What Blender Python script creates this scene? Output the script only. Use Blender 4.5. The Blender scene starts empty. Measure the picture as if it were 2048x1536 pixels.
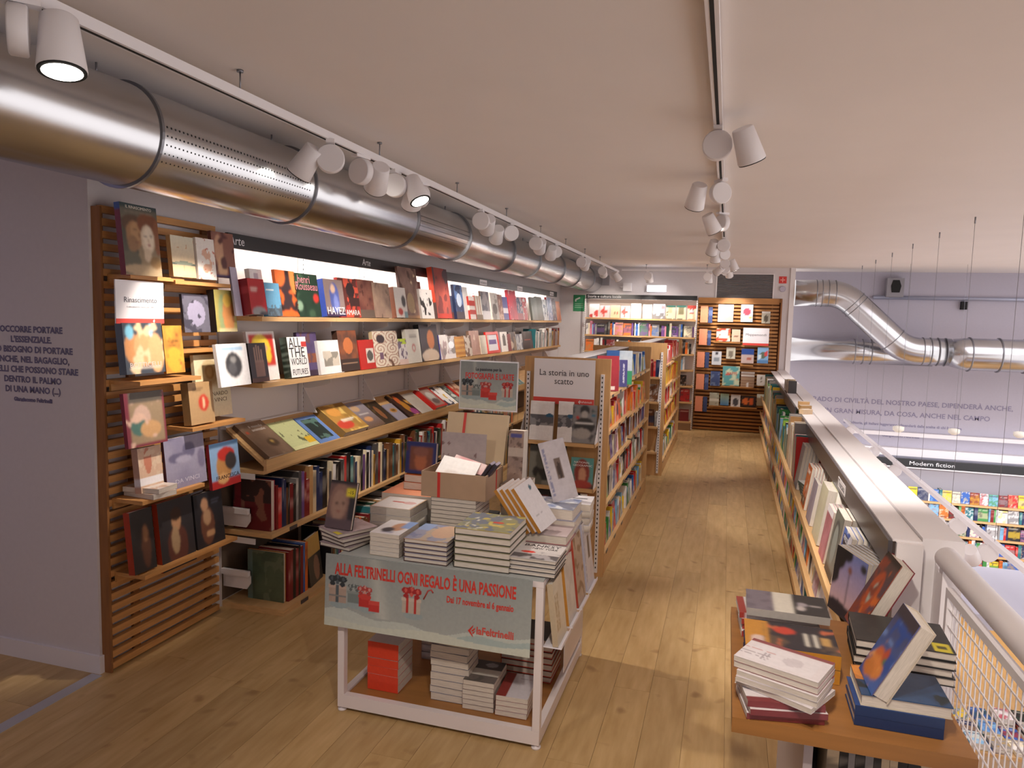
import bpy, math, random
import numpy as np
from mathutils import Matrix, Vector
PI = math.pi
S = bpy.context.scene
COL = S.collection

# ------------------------------------------------------------------ camera
cd = bpy.data.cameras.new('camera'); cam = bpy.data.objects.new('camera', cd); COL.objects.link(cam)
cd.sensor_fit = 'HORIZONTAL'; cd.sensor_width = 36.0; cd.lens = 1442.5 / 2048 * 36
cd.clip_start = .05; cd.clip_end = 100
yaw, pit, rol = -.28862, -.09204, .026403
F = Vector((math.sin(yaw)*math.cos(pit), math.cos(yaw)*math.cos(pit), math.sin(pit)))
r0 = Vector((math.cos(yaw), -math.sin(yaw), 0)); u0 = r0.cross(F)
Rv = math.cos(rol)*r0 + math.sin(rol)*u0; Uv = -math.sin(rol)*r0 + math.cos(rol)*u0
m = Matrix((Rv, Uv, -F)).transposed().to_4x4(); m.translation = (0, 0, 1.70)
cam.matrix_world = m
S.camera = cam

# ------------------------------------------------------------------ light and exposure
vs = S.view_settings
vs.view_transform = 'Standard'; vs.look = 'None'; vs.gamma = 1; vs.use_curve_mapping = False
vs.exposure = 0.16
W = bpy.data.worlds.new('world'); S.world = W; W.use_nodes = True
W.node_tree.nodes['Background'].inputs[0].default_value = (1, .93, .92, 1)
W.node_tree.nodes['Background'].inputs[1].default_value = 1.5
def area(name, loc, rot, sx, sy, power, col):
    l = bpy.data.lights.new(name, 'AREA'); l.shape = 'RECTANGLE'; l.size = sx; l.size_y = sy; l.energy = power; l.color = col
    o = bpy.data.objects.new(name, l); COL.objects.link(o); o.location = loc; o.rotation_euler = rot
    return o
WARM = (1, .87, .74); NEUT = (1, .92, .85); COOL = (.72, .78, 1)
# added area fills, no fixtures, behind the camera and down in the open hall
area('fill_light_behind', (-1.2, -1.6, 2.5), (0, 0, 0), 2.5, 1.2, 10, NEUT)
area('fill_light_left', (-4.6, .6, 2.5), (0, 0, 0), 1.2, 1.8, 8, (.50, .48, 1))  # unseen purple fill, added to tint the left wall
area('hall_fill', (4.2, 8.2, 2.5), (0, 0, 0), 3.2, 5.5, 92, (.93, .92, 1))  # this and the next: unseen fills added to brighten the hall
area('hall_fill_low', (3.6, 10.6, -.1), (PI*.08, 0, 0), 3.5, .5, 70, (.95, .95, 1))

# ------------------------------------------------------------------ helpers
def lin(c):
    return c/12.92 if c <= .04045 else ((c+.055)/1.055)**2.4
def hx(s):
    return tuple(lin(int(s[i:i+2], 16)/255) for i in (0, 2, 4))
MATS = {}
def mat(name, col='ffffff', rough=.5, metal=0, emit=0, noise=None, bump=None, spec=.5, stretch=None, col2=None, alpha=None, trans=0):
    if name in MATS: return MATS[name]
    M = bpy.data.materials.new(name); M.use_nodes = True; nt = M.node_tree; b = nt.nodes['Principled BSDF']
    c = hx(col)
    b.inputs['Base Color'].default_value = (*c, 1); b.inputs['Roughness'].default_value = rough
    b.inputs['Metallic'].default_value = metal; b.inputs['Specular IOR Level'].default_value = spec
    if emit:
        b.inputs['Emission Color'].default_value = (*c, 1); b.inputs['Emission Strength'].default_value = emit
    if alpha is not None: b.inputs['Alpha'].default_value = alpha
    if trans: b.inputs['Transmission Weight'].default_value = trans
    if noise:
        tc = nt.nodes.new('ShaderNodeTexCoord'); mp = nt.nodes.new('ShaderNodeMapping')
        mp.inputs['Scale'].default_value = stretch or (1, 1, 1)
        n = nt.nodes.new('ShaderNodeTexNoise'); n.inputs['Scale'].default_value = noise[0]; n.inputs['Detail'].default_value = 4
        r = nt.nodes.new('ShaderNodeValToRGB'); r.color_ramp.elements[0].position = .3; r.color_ramp.elements[1].position = .7
        c2 = hx(col2) if col2 else tuple(x*noise[1] for x in c)
        r.color_ramp.elements[0].color = (*c2, 1); r.color_ramp.elements[1].color = (*c, 1)
        L = nt.links; L.new(tc.outputs['Object'], mp.inputs[0]); L.new(mp.outputs[0], n.inputs['Vector'])
        L.new(n.outputs[0], r.inputs[0]); L.new(r.outputs[0], b.inputs['Base Color'])
        if bump:
            bp = nt.nodes.new('ShaderNodeBump'); bp.inputs['Strength'].default_value = bump; bp.inputs['Distance'].default_value = .003
            L.new(n.outputs[0], bp.inputs['Height']); L.new(bp.outputs[0], b.inputs['Normal'])
    MATS[name] = M; return M
def printmat(name, rough):
    M = mat(name, 'ffffff', rough); nt = M.node_tree; b = nt.nodes['Principled BSDF']
    a = nt.nodes.new('ShaderNodeAttribute'); a.attribute_name = 'Col'
    n = nt.nodes.new('ShaderNodeTexNoise'); n.inputs['Scale'].default_value = 60; n.inputs['Detail'].default_value = 3
    tc = nt.nodes.new('ShaderNodeTexCoord')
    mr = nt.nodes.new('ShaderNodeMapRange'); mr.inputs[3].default_value = .88; mr.inputs[4].default_value = 1.1
    mx = nt.nodes.new('ShaderNodeVectorMath'); mx.operation = 'SCALE'
    L = nt.links; L.new(tc.outputs['Object'], n.inputs['Vector']); L.new(n.outputs[0], mr.inputs[0])
    L.new(a.outputs['Color'], mx.inputs[0]); L.new(mr.outputs[0], mx.inputs['Scale']); L.new(mx.outputs[0], b.inputs['Base Color'])
    return M
PRINT = printmat('printed_cover', .38); MATTE = printmat('printed_card', .7)
PAPER = mat('page_edges', 'd9d0c5', .9, noise=(30, .8), stretch=(1, 14, 1))
BEECH = mat('beech_wood', 'd9b07c', .5, noise=(7, .8), stretch=(3, .5, 14), bump=.1)
BEECHX = mat('beech_wood_cross', 'd6ac78', .5, noise=(7, .8), stretch=(.5, 3, 14), bump=.1)
BEECHZ = mat('beech_wood_upright', 'd3a671', .5, noise=(7, .82), stretch=(6, 6, .6), bump=.1)
SLAT = mat('slat_wood', 'cf9659', .5, noise=(9, .72), stretch=(3, .6, 12), bump=.1)
SLATX = mat('slat_wood_cross', 'c68c50', .5, noise=(9, .72), stretch=(.6, 3, 12), bump=.1)
SLATB = mat('slat_back_wood', '9a6638', .6, noise=(9, .72), stretch=(4, 4, .6))
WALLM = mat('white_wall_paint', 'd6d0d2', .85, noise=(40, .97), bump=.05)
CEILM = mat('ceiling_paint', 'e8e1dd', .9, noise=(2, .97))
WHITE = mat('white_lacquer', 'e6e2e4', .4)
WPANEL = mat('white_back_panel', 'e2dad6', .6)
BLACKH = mat('black_header_board', '18191c', .35)
GREYH = mat('dark_grey_header_board', '4c484c', .3)
DARK = mat('dark_recess', '1c1512', .8)
SLOT = mat('slot_black', '151515', .8)
CHROME = mat('galvanised_duct', 'cfd0d3', .24, 1, noise=(3, .88), stretch=(1, .5, 1), bump=.06)
RINGM = mat('duct_ring_steel', '8f9096', .35, .9)
GLASS = mat('clear_acrylic', 'ffffff', .03, trans=1)
RED = mat('red_ribbon', 'c5342c', .5)
CARD = mat('kraft_cardboard', 'b09379', .8, noise=(20, .93))
LENS = mat('lamp_lens_lit', 'fff6ea', .3, emit=14)
LENSOFF = mat('lamp_lens', 'd8d4cc', .2)
TXT = {}
def txtmat(c):
    return mat('ink_'+c, c, .5)

class MB:
    "collects polygons; build() makes ONE mesh object"
    def __init__(s): s.v = []; s.f = []; s.m = []; s.c = []; s.n = 0; s.sm = []
    def add(s, vs, fs, mi=0, col=(1, 1, 1), smooth=False):
        s.v.extend(vs); s.f.extend([tuple(i+s.n for i in f) for f in fs]); s.m.extend([mi]*len(fs)); s.sm.extend([smooth]*len(fs))
        if isinstance(col, tuple): s.c.extend([col]*len(vs))
        else: s.c.extend(col)
        s.n += len(vs); return s
    def box(s, x0, x1, y0, y1, z0, z1, mi=0, col=(1, 1, 1), rot=None, at=None):
        vs = [(x, y, z) for z in (z0, z1) for y in (y0, y1) for x in (x0, x1)]
        if rot is not None: vs = [tuple(rot @ Vector(p) + Vector(at or (0, 0, 0))) for p in vs]
        return s.add(vs, [(0, 2, 3, 1), (4, 5, 7, 6), (0, 1, 5, 4), (2, 6, 7, 3), (0, 4, 6, 2), (1, 3, 7, 5)], mi, col)
    def prism(s, poly, axis, a, b, mi=0, col=(1, 1, 1)):
        "poly in the two other axes (cyclic order), extruded along axis from a to b"
        def P(u, w, t): return {'x': (t, u, w), 'y': (u, t, w), 'z': (u, w, t)}[axis]
        n = len(poly); vs = [P(u, w, a) for u, w in poly] + [P(u, w, b) for u, w in poly]
        fs = [tuple(range(n))[::-1], tuple(range(n, 2*n))] + [(i, (i+1) % n, n+(i+1) % n, n+i) for i in range(n)]
        return s.add(vs, fs, mi, col)
    def tube(s, pts, rads, n=12, mi=0, cap=True, smooth=True, mis=None):
        pts = [Vector(p) for p in pts]
        if not isinstance(rads, (list, tuple)): rads = [rads]*len(pts)
        vs = []; fs = []; ref = None
        for i, p in enumerate(pts):
            a = pts[max(i-1, 0)]; b = pts[min(i+1, len(pts)-1)]
            t = (b-a)
            if t.length < 1e-9: t = Vector((0, 0, 1))
            t.normalize()
            if ref is None: ref = Vector((0, 0, 1)) if abs(t.z) < .9 else Vector((1, 0, 0))
            u = t.cross(ref).normalized(); w = u.cross(t); ref = w
            for k in range(n):
                q = p + rads[i]*(math.cos(2*PI*k/n)*u + math.sin(2*PI*k/n)*w); vs.append(tuple(q))
        for i in range(len(pts)-1):
            for k in range(n):
                fs.append((i*n+k, i*n+(k+1) % n, (i+1)*n+(k+1) % n, (i+1)*n+k))
        s.add(vs, fs, mi, smooth=smooth)
        if cap:
            b0 = s.n - len(vs)
            for r_, o_ in ((0, 1), (len(pts)-1, 0)):
                f = tuple(b0+r_*n+k for k in range(n))
                s.f.append(f if not o_ else f[::-1]); s.m.append(mi); s.sm.append(False)
        return s
    def grid(s, o, du, dv, nu, nv, cols, mi=0):
        "cols (nv+1)x(nu+1)x3 array"
        o = np.array(o, float); du = np.array(du, float); dv = np.array(dv, float)
        a = np.linspace(0, 1, nu+1); b = np.linspace(0, 1, nv+1)
        P = o + a[None, :, None]*du + b[:, None, None]*dv
        fs = [(j*(nu+1)+i, j*(nu+1)+i+1, (j+1)*(nu+1)+i+1, (j+1)*(nu+1)+i) for j in range(nv) for i in range(nu)]
        return s.add([tuple(p) for p in P.reshape(-1, 3)], fs, mi, [tuple(c) for c in cols.reshape(-1, 3)])
    def mesh(s, name, mats, colors=False):
        me = bpy.data.meshes.new(name); me.from_pydata(s.v, [], s.f)
        for m_ in (mats if isinstance(mats, (list, tuple)) else [mats]): me.materials.append(m_)
        me.polygons.foreach_set('material_index', s.m); me.polygons.foreach_set('use_smooth', s.sm)
        if colors:
            ca = me.color_attributes.new('Col', 'FLOAT_COLOR', 'POINT')
            arr = np.ones((len(s.v), 4), np.float32); arr[:, :3] = np.array(s.c, np.float32)
            ca.data.foreach_set('color', arr.ravel())
        me.update(); return me
    def build(s, name, mats, parent=None, colors=False):
        return obj(name, s.mesh(name, mats, colors), parent)
def obj(name, me, parent=None):
    o = bpy.data.objects.new(name, me); COL.objects.link(o)
    if parent is not None: o.parent = parent
    return o
def tag(o, label=None, cat=None, group=None, kind=None):
    if label: o['label'] = label
    if cat: o['category'] = cat
    if group: o['group'] = group
    if kind: o['kind'] = kind
    return o
def thing(name, label, cat, loc=(0, 0, 0), rotz=0, group=None):
    o = obj(name, None); o.location = loc; o.rotation_euler = (0, 0, rotz); return tag(o, label, cat, group)
def bx(name, x0, x1, y0, y1, z0, z1, m_, parent=None):
    return MB().box(x0, x1, y0, y1, z0, z1).build(name, m_, parent)
def copy_tree(o, parent=None):
    c = o.copy(); COL.objects.link(c); c.parent = parent
    for ch in list(o.children): copy_tree(ch, c)
    return c
FONT = None
def text_mesh(s, size, mt, width=None, align='CENTER', sx=1.0, bold=0):
    cu = bpy.data.curves.new('t', 'FONT'); cu.body = s; cu.size = size; cu.align_x = align; cu.align_y = 'CENTER'
    cu.resolution_u = 2; cu.extrude = .0002; cu.offset = bold
    o = bpy.data.objects.new('t', cu); COL.objects.link(o)
    dg = bpy.context.evaluated_depsgraph_get()
    me = bpy.data.meshes.new_from_object(o.evaluated_get(dg))
    bpy.data.objects.remove(o); bpy.data.curves.remove(cu)
    me.transform(Matrix.Diagonal((sx, 1, 1, 1)))
    if width and len(me.vertices):
        xs = [v.co.x for v in me.vertices]; w = max(xs)-min(xs)
        if w > 1e-6: me.transform(Matrix.Diagonal((width/w, 1, 1, 1)))
    me.materials.clear(); me.materials.append(mt); me.name = 'lettering'
    return me
def lettering(s, size, c, mtx, parent=None, name='lettering', **k):
    o = obj(name, text_mesh(s, size, txtmat(c), **k), parent); o.matrix_local = mtx; return o
def face_mtx(o, right, up):
    "4x4 whose local X is right, Y is up, Z the outward normal"
    r = Vector(right).normalized(); u = Vector(up).normalized(); n = r.cross(u)
    M = Matrix((r, u, n)).transposed().to_4x4(); M.translation = o; return M
FPX = lambda o: face_mtx(o, (0, 1, 0), (0, 0, 1))      # facing +X
FMX = lambda o: face_mtx(o, (0, -1, 0), (0, 0, 1))     # facing -X
FMY = lambda o: face_mtx(o, (1, 0, 0), (0, 0, 1))      # facing -Y

# ------------------------------------------------------------------ printed covers (flat print as point colours on the cover grid)
def vnoise(nu, nv, f, rg, oct=2):
    out = np.zeros((nv+1, nu+1)); amp = 1; tot = 0
    for o_ in range(oct):
        gx = max(2, int(f*2**o_)); gy = max(2, int(f*2**o_*nv/max(nu, 1)))
        g = rg.random((gy+2, gx+2))
        x = np.linspace(0, gx, nu+1); y = np.linspace(0, gy, nv+1)
        xi = x.astype(int); yi = y.astype(int); xf = (x-xi)[None, :]; yf = (y-yi)[:, None]
        a = g[yi][:, xi]*(1-xf)+g[yi][:, xi+1]*xf; b = g[yi+1][:, xi]*(1-xf)+g[yi+1][:, xi+1]*xf
        out += amp*(a*(1-yf)+b*yf); tot += amp; amp *= .5
    return out/tot
def paint(spec, nu, nv, seed=0):
    """'base; r x0 y0 x1 y1 col; e cx cy rx ry col; g col col; n freq thr col; m freq col (blend); s n col; f width col; w n col'   y up, 0..1"""
    rg = np.random.RandomState(seed); A = np.zeros((nv+1, nu+1, 3))
    X, Y = np.meshgrid(np.linspace(0, 1, nu+1), np.linspace(0, 1, nv+1))
    for k, op in enumerate(spec.split(';')):
        t = op.split()
        if k == 0: A[:] = hx(t[0]); continue
        if t[0] == 'r':
            x0, y0, x1, y1 = map(float, t[1:5]); msk = (X >= x0) & (X <= x1) & (Y >= y0) & (Y <= y1); A[msk] = hx(t[5])
        elif t[0] == 'e':
            cx, cy, rx, ry = map(float, t[1:5]); msk = ((X-cx)/rx)**2+((Y-cy)/ry)**2 <= 1; A[msk] = hx(t[5])
        elif t[0] == 'g':
            a = np.array(hx(t[1])); b = np.array(hx(t[2])); A[:] = a*Y[..., None]+b*(1-Y[..., None])
        elif t[0] == 'n':
            msk = vnoise(nu, nv, float(t[1]), rg) > float(t[2]); A[msk] = hx(t[3])
        elif t[0] == 'm':
            w = np.clip((vnoise(nu, nv, float(t[1]), rg, 3)-.35)*3.3, 0, 1)[..., None]; A[:] = A*(1-w)+np.array(hx(t[2]))*w
        elif t[0] == 's':
            msk = (np.sin(Y*float(t[1])*PI*2) > .2); A[msk] = hx(t[2])
        elif t[0] == 'v':
            msk = (np.sin(X*float(t[1])*PI*2) > .2); A[msk] = hx(t[2])
        elif t[0] == 'f':
            w = float(t[1]); msk = (X < w) | (X > 1-w) | (Y < w*.7) | (Y > 1-w*.7); A[msk] = hx(t[2])
        elif t[0] == 'w':
            r = np.sqrt((X*2 % 1-.5)**2+(Y*3 % 1-.5)**2); th = np.arctan2(Y*3 % 1-.5, X*2 % 1-.5)
            msk = np.sin(r*26+th) > .5; A[msk] = hx(t[2])
        elif t[0] == 'l':   # text-like line: x0 x1 y h col
            x0, x1, y, h = map(float, t[1:5]); msk = (X >= x0) & (X <= x1) & (abs(Y-y) <= h/2) & (rg.random(X.shape) > .25); A[msk] = hx(t[5])
    if spec.count('; e ') >= 2 and nu > 12:
        for _ in range(2):
            B = np.pad(A, ((1, 1), (1, 1), (0, 0)), mode='edge'); A = (B[1:-1, 1:-1]*2+B[:-2, 1:-1]+B[2:, 1:-1]+B[1:-1, :-2]+B[1:-1, 2:])/6
    return A
MC = {}
def book_meshes(w, h, t, front, spine, back=None, hard=True, res=.006, fine=True):
    key = (round(w, 3), round(h, 3), round(t, 4), front, spine, back, hard, res, fine)
    if key in MC: return MC[key]
    b = .0025 if hard else .0008; ins = .003 if hard else .0006
    nu = max(1, int(w/res)); nv = max(1, int(h/res)); 
    if not fine: nu = min(nu, 8); nv = min(nv, 12)
    seed = abs(hash(front)) % 9999 if False else sum(ord(c)*(i+1) for i, c in enumerate(front)) % 9999
    fc = paint(front, nu, nv, seed); ns = max(1, int(h/.012)) if fine else 6
    sc = paint(spine, 1, ns, seed+1)
    base = hx((back or spine.split(';')[0]).split()[0])
    M = MB()
    M.grid((0, 0, 0), (w, 0, 0), (0, 0, h), nu, nv, fc)                       # front, faces -Y
    M.grid((0, t, 0), (0, -t, 0), (0, 0, h), 1, ns, sc)                       # spine, faces -X
    M.add([(w, t, 0), (0, t, 0), (0, t, h), (w, t, h)], [(0, 1, 2, 3)], 0, base)   # back
    M.add([(b, b, 0), (w, b, 0), (w, b, h), (b, b, h)], [(3, 2, 1, 0)], 0, base)
    M.add([(b, t-b, 0), (w, t-b, 0), (w, t-b, h), (b, t-b, h)], [(0, 1, 2, 3)], 0, base)
    M.add([(b, b, 0), (b, t-b, 0), (b, t-b, h), (b, b, h)], [(0, 1, 2, 3)], 0, base)
    fr = tuple(fc[nv//2, nu//2]) if hard else tuple(fc[0, nu//2])
    for x0, x1, y0, y1 in ((0, w, 0, b), (0, w, t-b, t), (0, b, b, t-b)):
        c = fr if y1 == b else base
        M.add([(x0, y0, h), (x1, y0, h), (x1, y1, h), (x0, y1, h)], [(0, 1, 2, 3)], 0, c)
        M.add([(x0, y0, 0), (x1, y0, 0), (x1, y1, 0), (x0, y1, 0)], [(3, 2, 1, 0)], 0, c)
    for y0, y1, c in ((0, b, fr), (t-b, t, base)):
        M.add([(w, y0, 0), (w, y1, 0), (w, y1, h), (w, y0, h)], [(0, 1, 2, 3)], 0, c)
    P = M if not fine else MB(); mi = 1 if not fine else 0
    P.box(b+.0002, w-ins, b+.0002, t-b-.0002, ins, h-ins, mi)
    if fine: r = (M.mesh('cover', [PRINT], True), P.mesh('pages', [PAPER]))
    else: r = (M.mesh('book', [PRINT, PAPER], True), None)
    MC[key] = r; return r
LABELS = set()
# past about 300 books in view, the ones that show smallest go into ONE joined object (join_rest below)
KEEP = set([1, 2, 3, 4, 5, 6, 7, 8, 9, 10, 11, 12, 13, 15, 17, 18, 19, 20, 21, 22, 23, 24, 25, 26, 27, 28, 29, 31, 34, 35, 36, 37, 38, 39, 40, 41, 42, 43, 44, 45, 46, 47, 48, 49, 50, 51, 53, 57, 103, 104, 105, 106, 107, 108, 109, 110, 111, 112, 113, 114, 115, 119, 120, 121, 122, 124, 125, 126, 128, 129, 130, 131, 132, 133, 134, 135, 136, 137, 139, 146, 148, 154, 156, 159, 161, 164, 167, 171, 172, 174, 177, 187, 201, 290, 291, 292, 294, 295, 296, 298, 299, 300, 445, 446, 447, 448, 449, 450, 451, 452, 453, 454, 455, 456, 457, 458, 459, 460, 461, 462, 463, 464, 465, 466, 467, 468, 472, 473, 474, 699, 1016, 1031, 1032, 1033, 1035, 1036, 1037, 1038, 1039, 1040, 1054, 1061, 1130, 1132, 1134, 1135, 1141, 1142, 1143, 1144, 1146, 1148, 1149, 1150, 1151, 1152, 1154, 1155, 1156, 1157, 1159, 1160, 1165, 1171, 1172, 1175, 1183, 1186, 1187, 1200, 1201, 1205, 1211, 1603, 1604, 1625, 1626, 1627, 1629, 1638, 1639, 1640, 1641, 1642, 1643, 1644, 1645, 1647, 1650, 1651, 1652, 1653, 1654, 1655, 1656, 1657, 1658, 1659, 1660, 1661, 1662, 1663, 1664, 1665, 1666, 1667, 1668, 1669, 1670, 1671, 1672, 1673, 1674, 1675, 1676, 1677, 1678, 1679, 1680, 1681, 1682, 1683, 1684, 1685, 1687, 1688, 1690, 1694, 1695, 1696, 1697, 1698, 1699, 1700, 1701, 1702, 1703, 1704, 1705, 1710, 1711, 1712, 1713, 1714, 1716, 1718, 1719, 1723, 1724, 1725, 1726, 1727, 1728, 1729, 1730, 1731, 1732, 1733, 1734, 1741, 1742, 1743, 1744, 1745, 1746, 1747, 1748, 1750, 1751, 1752, 1753, 1754, 1755, 1756, 1757, 1758, 1759, 1761, 1762, 1763, 1766, 1783, 1784, 1786, 1787, 1818, 1823, 1824, 1868, 1873, 2037, 2039, 2040, 2046, 2048, 2049, 2056, 2058, 2061, 2064])
NB = [0]; REST = []
def book(mtx, w, h, t, front, spine, label, group=None, back=None, hard=True, fine=True, res=.006, text=None, name='book', cat='book'):
    cv, pg = book_meshes(w, h, t, front, spine, back, hard, res, fine)
    NB[0] += 1
    if name == 'book' and KEEP and NB[0] not in KEEP:
        REST.append((cv, mtx, 0))
        if pg: REST.append((pg, mtx, 1))
        return None
    o = obj(name, cv); o.matrix_world = mtx; tag(o, label, cat, group)
    if not KEEP: o['bookn'] = NB[0]
    if pg: obj('pages', pg, o)
    if text:
        for tx in text:   # (string, size, colour, cx, cz, width fraction)
            lettering(tx[0], tx[1], tx[2], face_mtx((tx[3]*w, -.0006, tx[4]*h), (1, 0, 0), (0, 0, 1)), o, 'cover_title', width=tx[5]*w)
    return o
def T(x, y, z): return Matrix.Translation((x, y, z))
def Rz(a): return Matrix.Rotation(a, 4, 'Z')
def Rx(a): return Matrix.Rotation(a, 4, 'X')
def Ry(a): return Matrix.Rotation(a, 4, 'Y')
def m_face(x, y, z, az, lean=0):   # cover facing direction: az=90deg -> +X
    return T(x, y, z) @ Rz(az) @ Rx(-lean)
def m_spine(x, y, z, az):          # spine faces: az=180deg -> +X
    return T(x, y, z) @ Rz(az)
def m_flat(cx, cy, ztop, w, h, az):
    "lying, front cover up, centre cx cy"
    return T(cx, cy, ztop) @ Rz(az) @ T(-w/2, -h/2, 0) @ Rx(-PI/2)
CN = {'red': 'c0292b', 'dark red': '7c1c22', 'crimson': 'a81c30', 'orange': 'e0702a', 'yellow': 'e8c430', 'mustard': 'c99a2c', 'cream': 'e8dcc0', 'white': 'eceaea',
      'grey': '8d8b8c', 'dark grey': '4a484a', 'black': '1c1b1e', 'navy': '1f2c55', 'blue': '2f5fb0', 'light blue': '7fb3d9', 'teal': '2d6f78', 'green': '3f8a48',
      'dark green': '234434', 'lime green': '9cc04a', 'brown': '6b4329', 'tan': 'b68d5e', 'pink': 'e08aa0', 'purple': '6a4a86', 'salmon': 'ee8d6c', 'beige': 'cdbb9c'}
NC = {v: k for k, v in CN.items()}
def nth(k): return '%d%s' % (k, 'th' if 10 <= k % 100 <= 20 else {1: 'st', 2: 'nd', 3: 'rd'}.get(k % 10, 'th'))
def mixc(a, b, k):
    return ''.join('%02x' % int(int(a[i:i+2], 16)*(1-k)+int(b[i:i+2], 16)*k) for i in (0, 2, 4))
def contrast(c):
    l = sum(hx(c)); return '22222a' if l > .9 else 'efe8d8'
def rnd_spine(rg, c):
    k = rg.random(); d = mixc(c, contrast(c), rg.uniform(.18, .5))
    if k < .45: return c+'; l .0 1 .62 .5 '+d
    if k < .65: return c+'; r 0 .5 1 .8 '+d
    if k < .78: return c+'; r 0 .06 1 .14 '+d+'; l 0 1 .6 .4 '+d
    return c
def rnd_front(rg, c):
    d = mixc(c, contrast(c), .6); c2 = rg.choice(list(CN.values())); k = rg.random(); c2 = mixc(c, c2, .7)
    if k < .3: return c+'; m 3 '+c2+'; l .12 .88 .82 .08 '+d+'; l .2 .8 .72 .05 '+d
    if k < .55: return c+'; m 4 '+c2+'; r .1 .8 .9 .9 '+d
    if k < .75: return c+'; r 0 .2 1 .65 '+c2+'; n 5 .64 '+mixc(c2, '3a3034', .4)+'; l .1 .9 .82 .1 '+d
    return c+'; n 5 .56 '+c2+'; n 7 .66 '+mixc(c2, 'e8e0d8', .5)+'; l .15 .85 .12 .08 '+d
def row(ends, place, z, colors, hr, tr, depth, group, where, rg, mode=.0, fine=False, gap=.001, clear=None, skip=(), dep_w=None, lean=.06, start=1):
    """a row of books from a to b. place(s, w) -> matrix giving spine-out frame at position s (books run to s+t).
    mode: share of the books turned face-out."""
    s, e = ends; k = start-1
    while s < e-.01:
        c = rg.choice(colors); cc = CN[c]
        h = rg.uniform(*hr); face = rg.random() < mode
        if face:
            w = min(rg.uniform(.62, .74)*h, depth_face); t = rg.uniform(.012, .03)
            if s+w > e: break
            k += 1
            book(place(s, w, t, True), w, h, t, rnd_front(rg, cc), rnd_spine(rg, cc),
                 '%s book facing out, %s %s' % (c, nth(k), where), group, fine=fine, hard=False)
            s += w+.006
        else:
            t = rg.uniform(*tr)
            if s+t > e: break
            k += 1
            w = min(depth, h*.72)
            book(place(s, w, t, False), w, h, t, cc+'; m 4 '+cc, rnd_spine(rg, cc),
                 '%s %s book spine, %s %s' % ('tall' if h > (hr[0]+hr[1])/2 else 'short', c, nth(k), where), group, fine=fine, hard=rg.random() < .5)
            s += t+gap
    return k
depth_face = .17

# ------------------------------------------------------------------ setting
CZ = 2.56; BY = 11.83; VY = 12.62; LX = -2.72; LZ = -2.6
def struct(name, o): o.name = name; return tag(o, kind='structure')
floor = struct('floor', bx('floor', -4.6, .795, -2.6, BY+.1, -.25, -.006, mat('floor_edge', '8a6a44', .6)))
def plankmat():
    M = mat('oak_floor_plank', 'c0a070', .42); nt = M.node_tree; b = nt.nodes['Principled BSDF']; L = nt.links
    tc = nt.nodes.new('ShaderNodeTexCoord'); oi = nt.nodes.new('ShaderNodeObjectInfo')
    ad = nt.nodes.new('ShaderNodeVectorMath'); ad.operation = 'MULTIPLY_ADD'
    cb = nt.nodes.new('ShaderNodeCombineXYZ'); L.new(oi.outputs['Random'], cb.inputs[0]); L.new(oi.outputs['Random'], cb.inputs[1])
    ad.inputs[1].default_value = (9, 9, 9); L.new(cb.outputs[0], ad.inputs[0]); L.new(tc.outputs['Object'], ad.inputs[2])
    mp = nt.nodes.new('ShaderNodeMapping'); mp.inputs['Scale'].default_value = (9, 1.3, 1); L.new(ad.outputs[0], mp.inputs[0])
    n = nt.nodes.new('ShaderNodeTexNoise'); n.inputs['Scale'].default_value = 3; n.inputs['Detail'].default_value = 6; L.new(mp.outputs[0], n.inputs['Vector'])
    r = nt.nodes.new('ShaderNodeValToRGB'); r.color_ramp.elements[0].position = .25; r.color_ramp.elements[1].position = .75
    r.color_ramp.elements[0].color = (*hx('b0905e'), 1); r.color_ramp.elements[1].color = (*hx('cbac7c'), 1); L.new(n.outputs[0], r.inputs[0])
    k = nt.nodes.new('ShaderNodeTexNoise'); k.inputs['Scale'].default_value = 8; k.inputs['Detail'].default_value = 1; L.new(ad.outputs[0], k.inputs['Vector'])
    kr = nt.nodes.new('ShaderNodeValToRGB'); kr.color_ramp.elements[0].position = .24; kr.color_ramp.elements[1].position = .34
    kr.color_ramp.elements[0].color = (.66, .60, .55, 1); kr.color_ramp.elements[1].color = (1, 1, 1, 1); L.new(k.outputs[0], kr.inputs[0])
    m1 = nt.nodes.new('ShaderNodeVectorMath'); m1.operation = 'MULTIPLY'; L.new(r.outputs[0], m1.inputs[0]); L.new(kr.outputs[0], m1.inputs[1])
    mr = nt.nodes.new('ShaderNodeMapRange'); mr.inputs[3].default_value = .88; mr.inputs[4].default_value = 1.08; L.new(oi.outputs['Random'], mr.inputs[0])
    m2 = nt.nodes.new('ShaderNodeVectorMath'); m2.operation = 'SCALE'; L.new(m1.outputs[0], m2.inputs[0]); L.new(mr.outputs[0], m2.inputs['Scale'])
    L.new(m2.outputs[0], b.inputs['Base Color']); return M
PLANK = plankmat(); rg = random.Random(5)
pm = {}
x = -4.55; i = 0
while x < .78:
    y = .3 - rg.random()*1.3
    while y < BY:
        y1 = min(y+1.55, BY); y0 = max(y, .3)
        # planks wholly behind the wall line or under the left wall are not seen
        if y1-y0 > .05 and not (x < LX-.18 and y0 > 2.6):
            k = (round(y1-y0, 3), round(min(.165, .79-x), 3))
            if k not in pm: pm[k] = MB().box(.0006, k[1]-.0006, .0006, k[0]-.0006, -.006, 0).mesh('plank', [PLANK])
            p = obj('plank', pm[k], floor); p.location = (x, y0, 0)
        y += 1.55
    x += .165; i += 1
struct('ceiling', bx('ceiling', -4.6, 6.2, -2.6, VY+.1, CZ, CZ+.15, CEILM))
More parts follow.
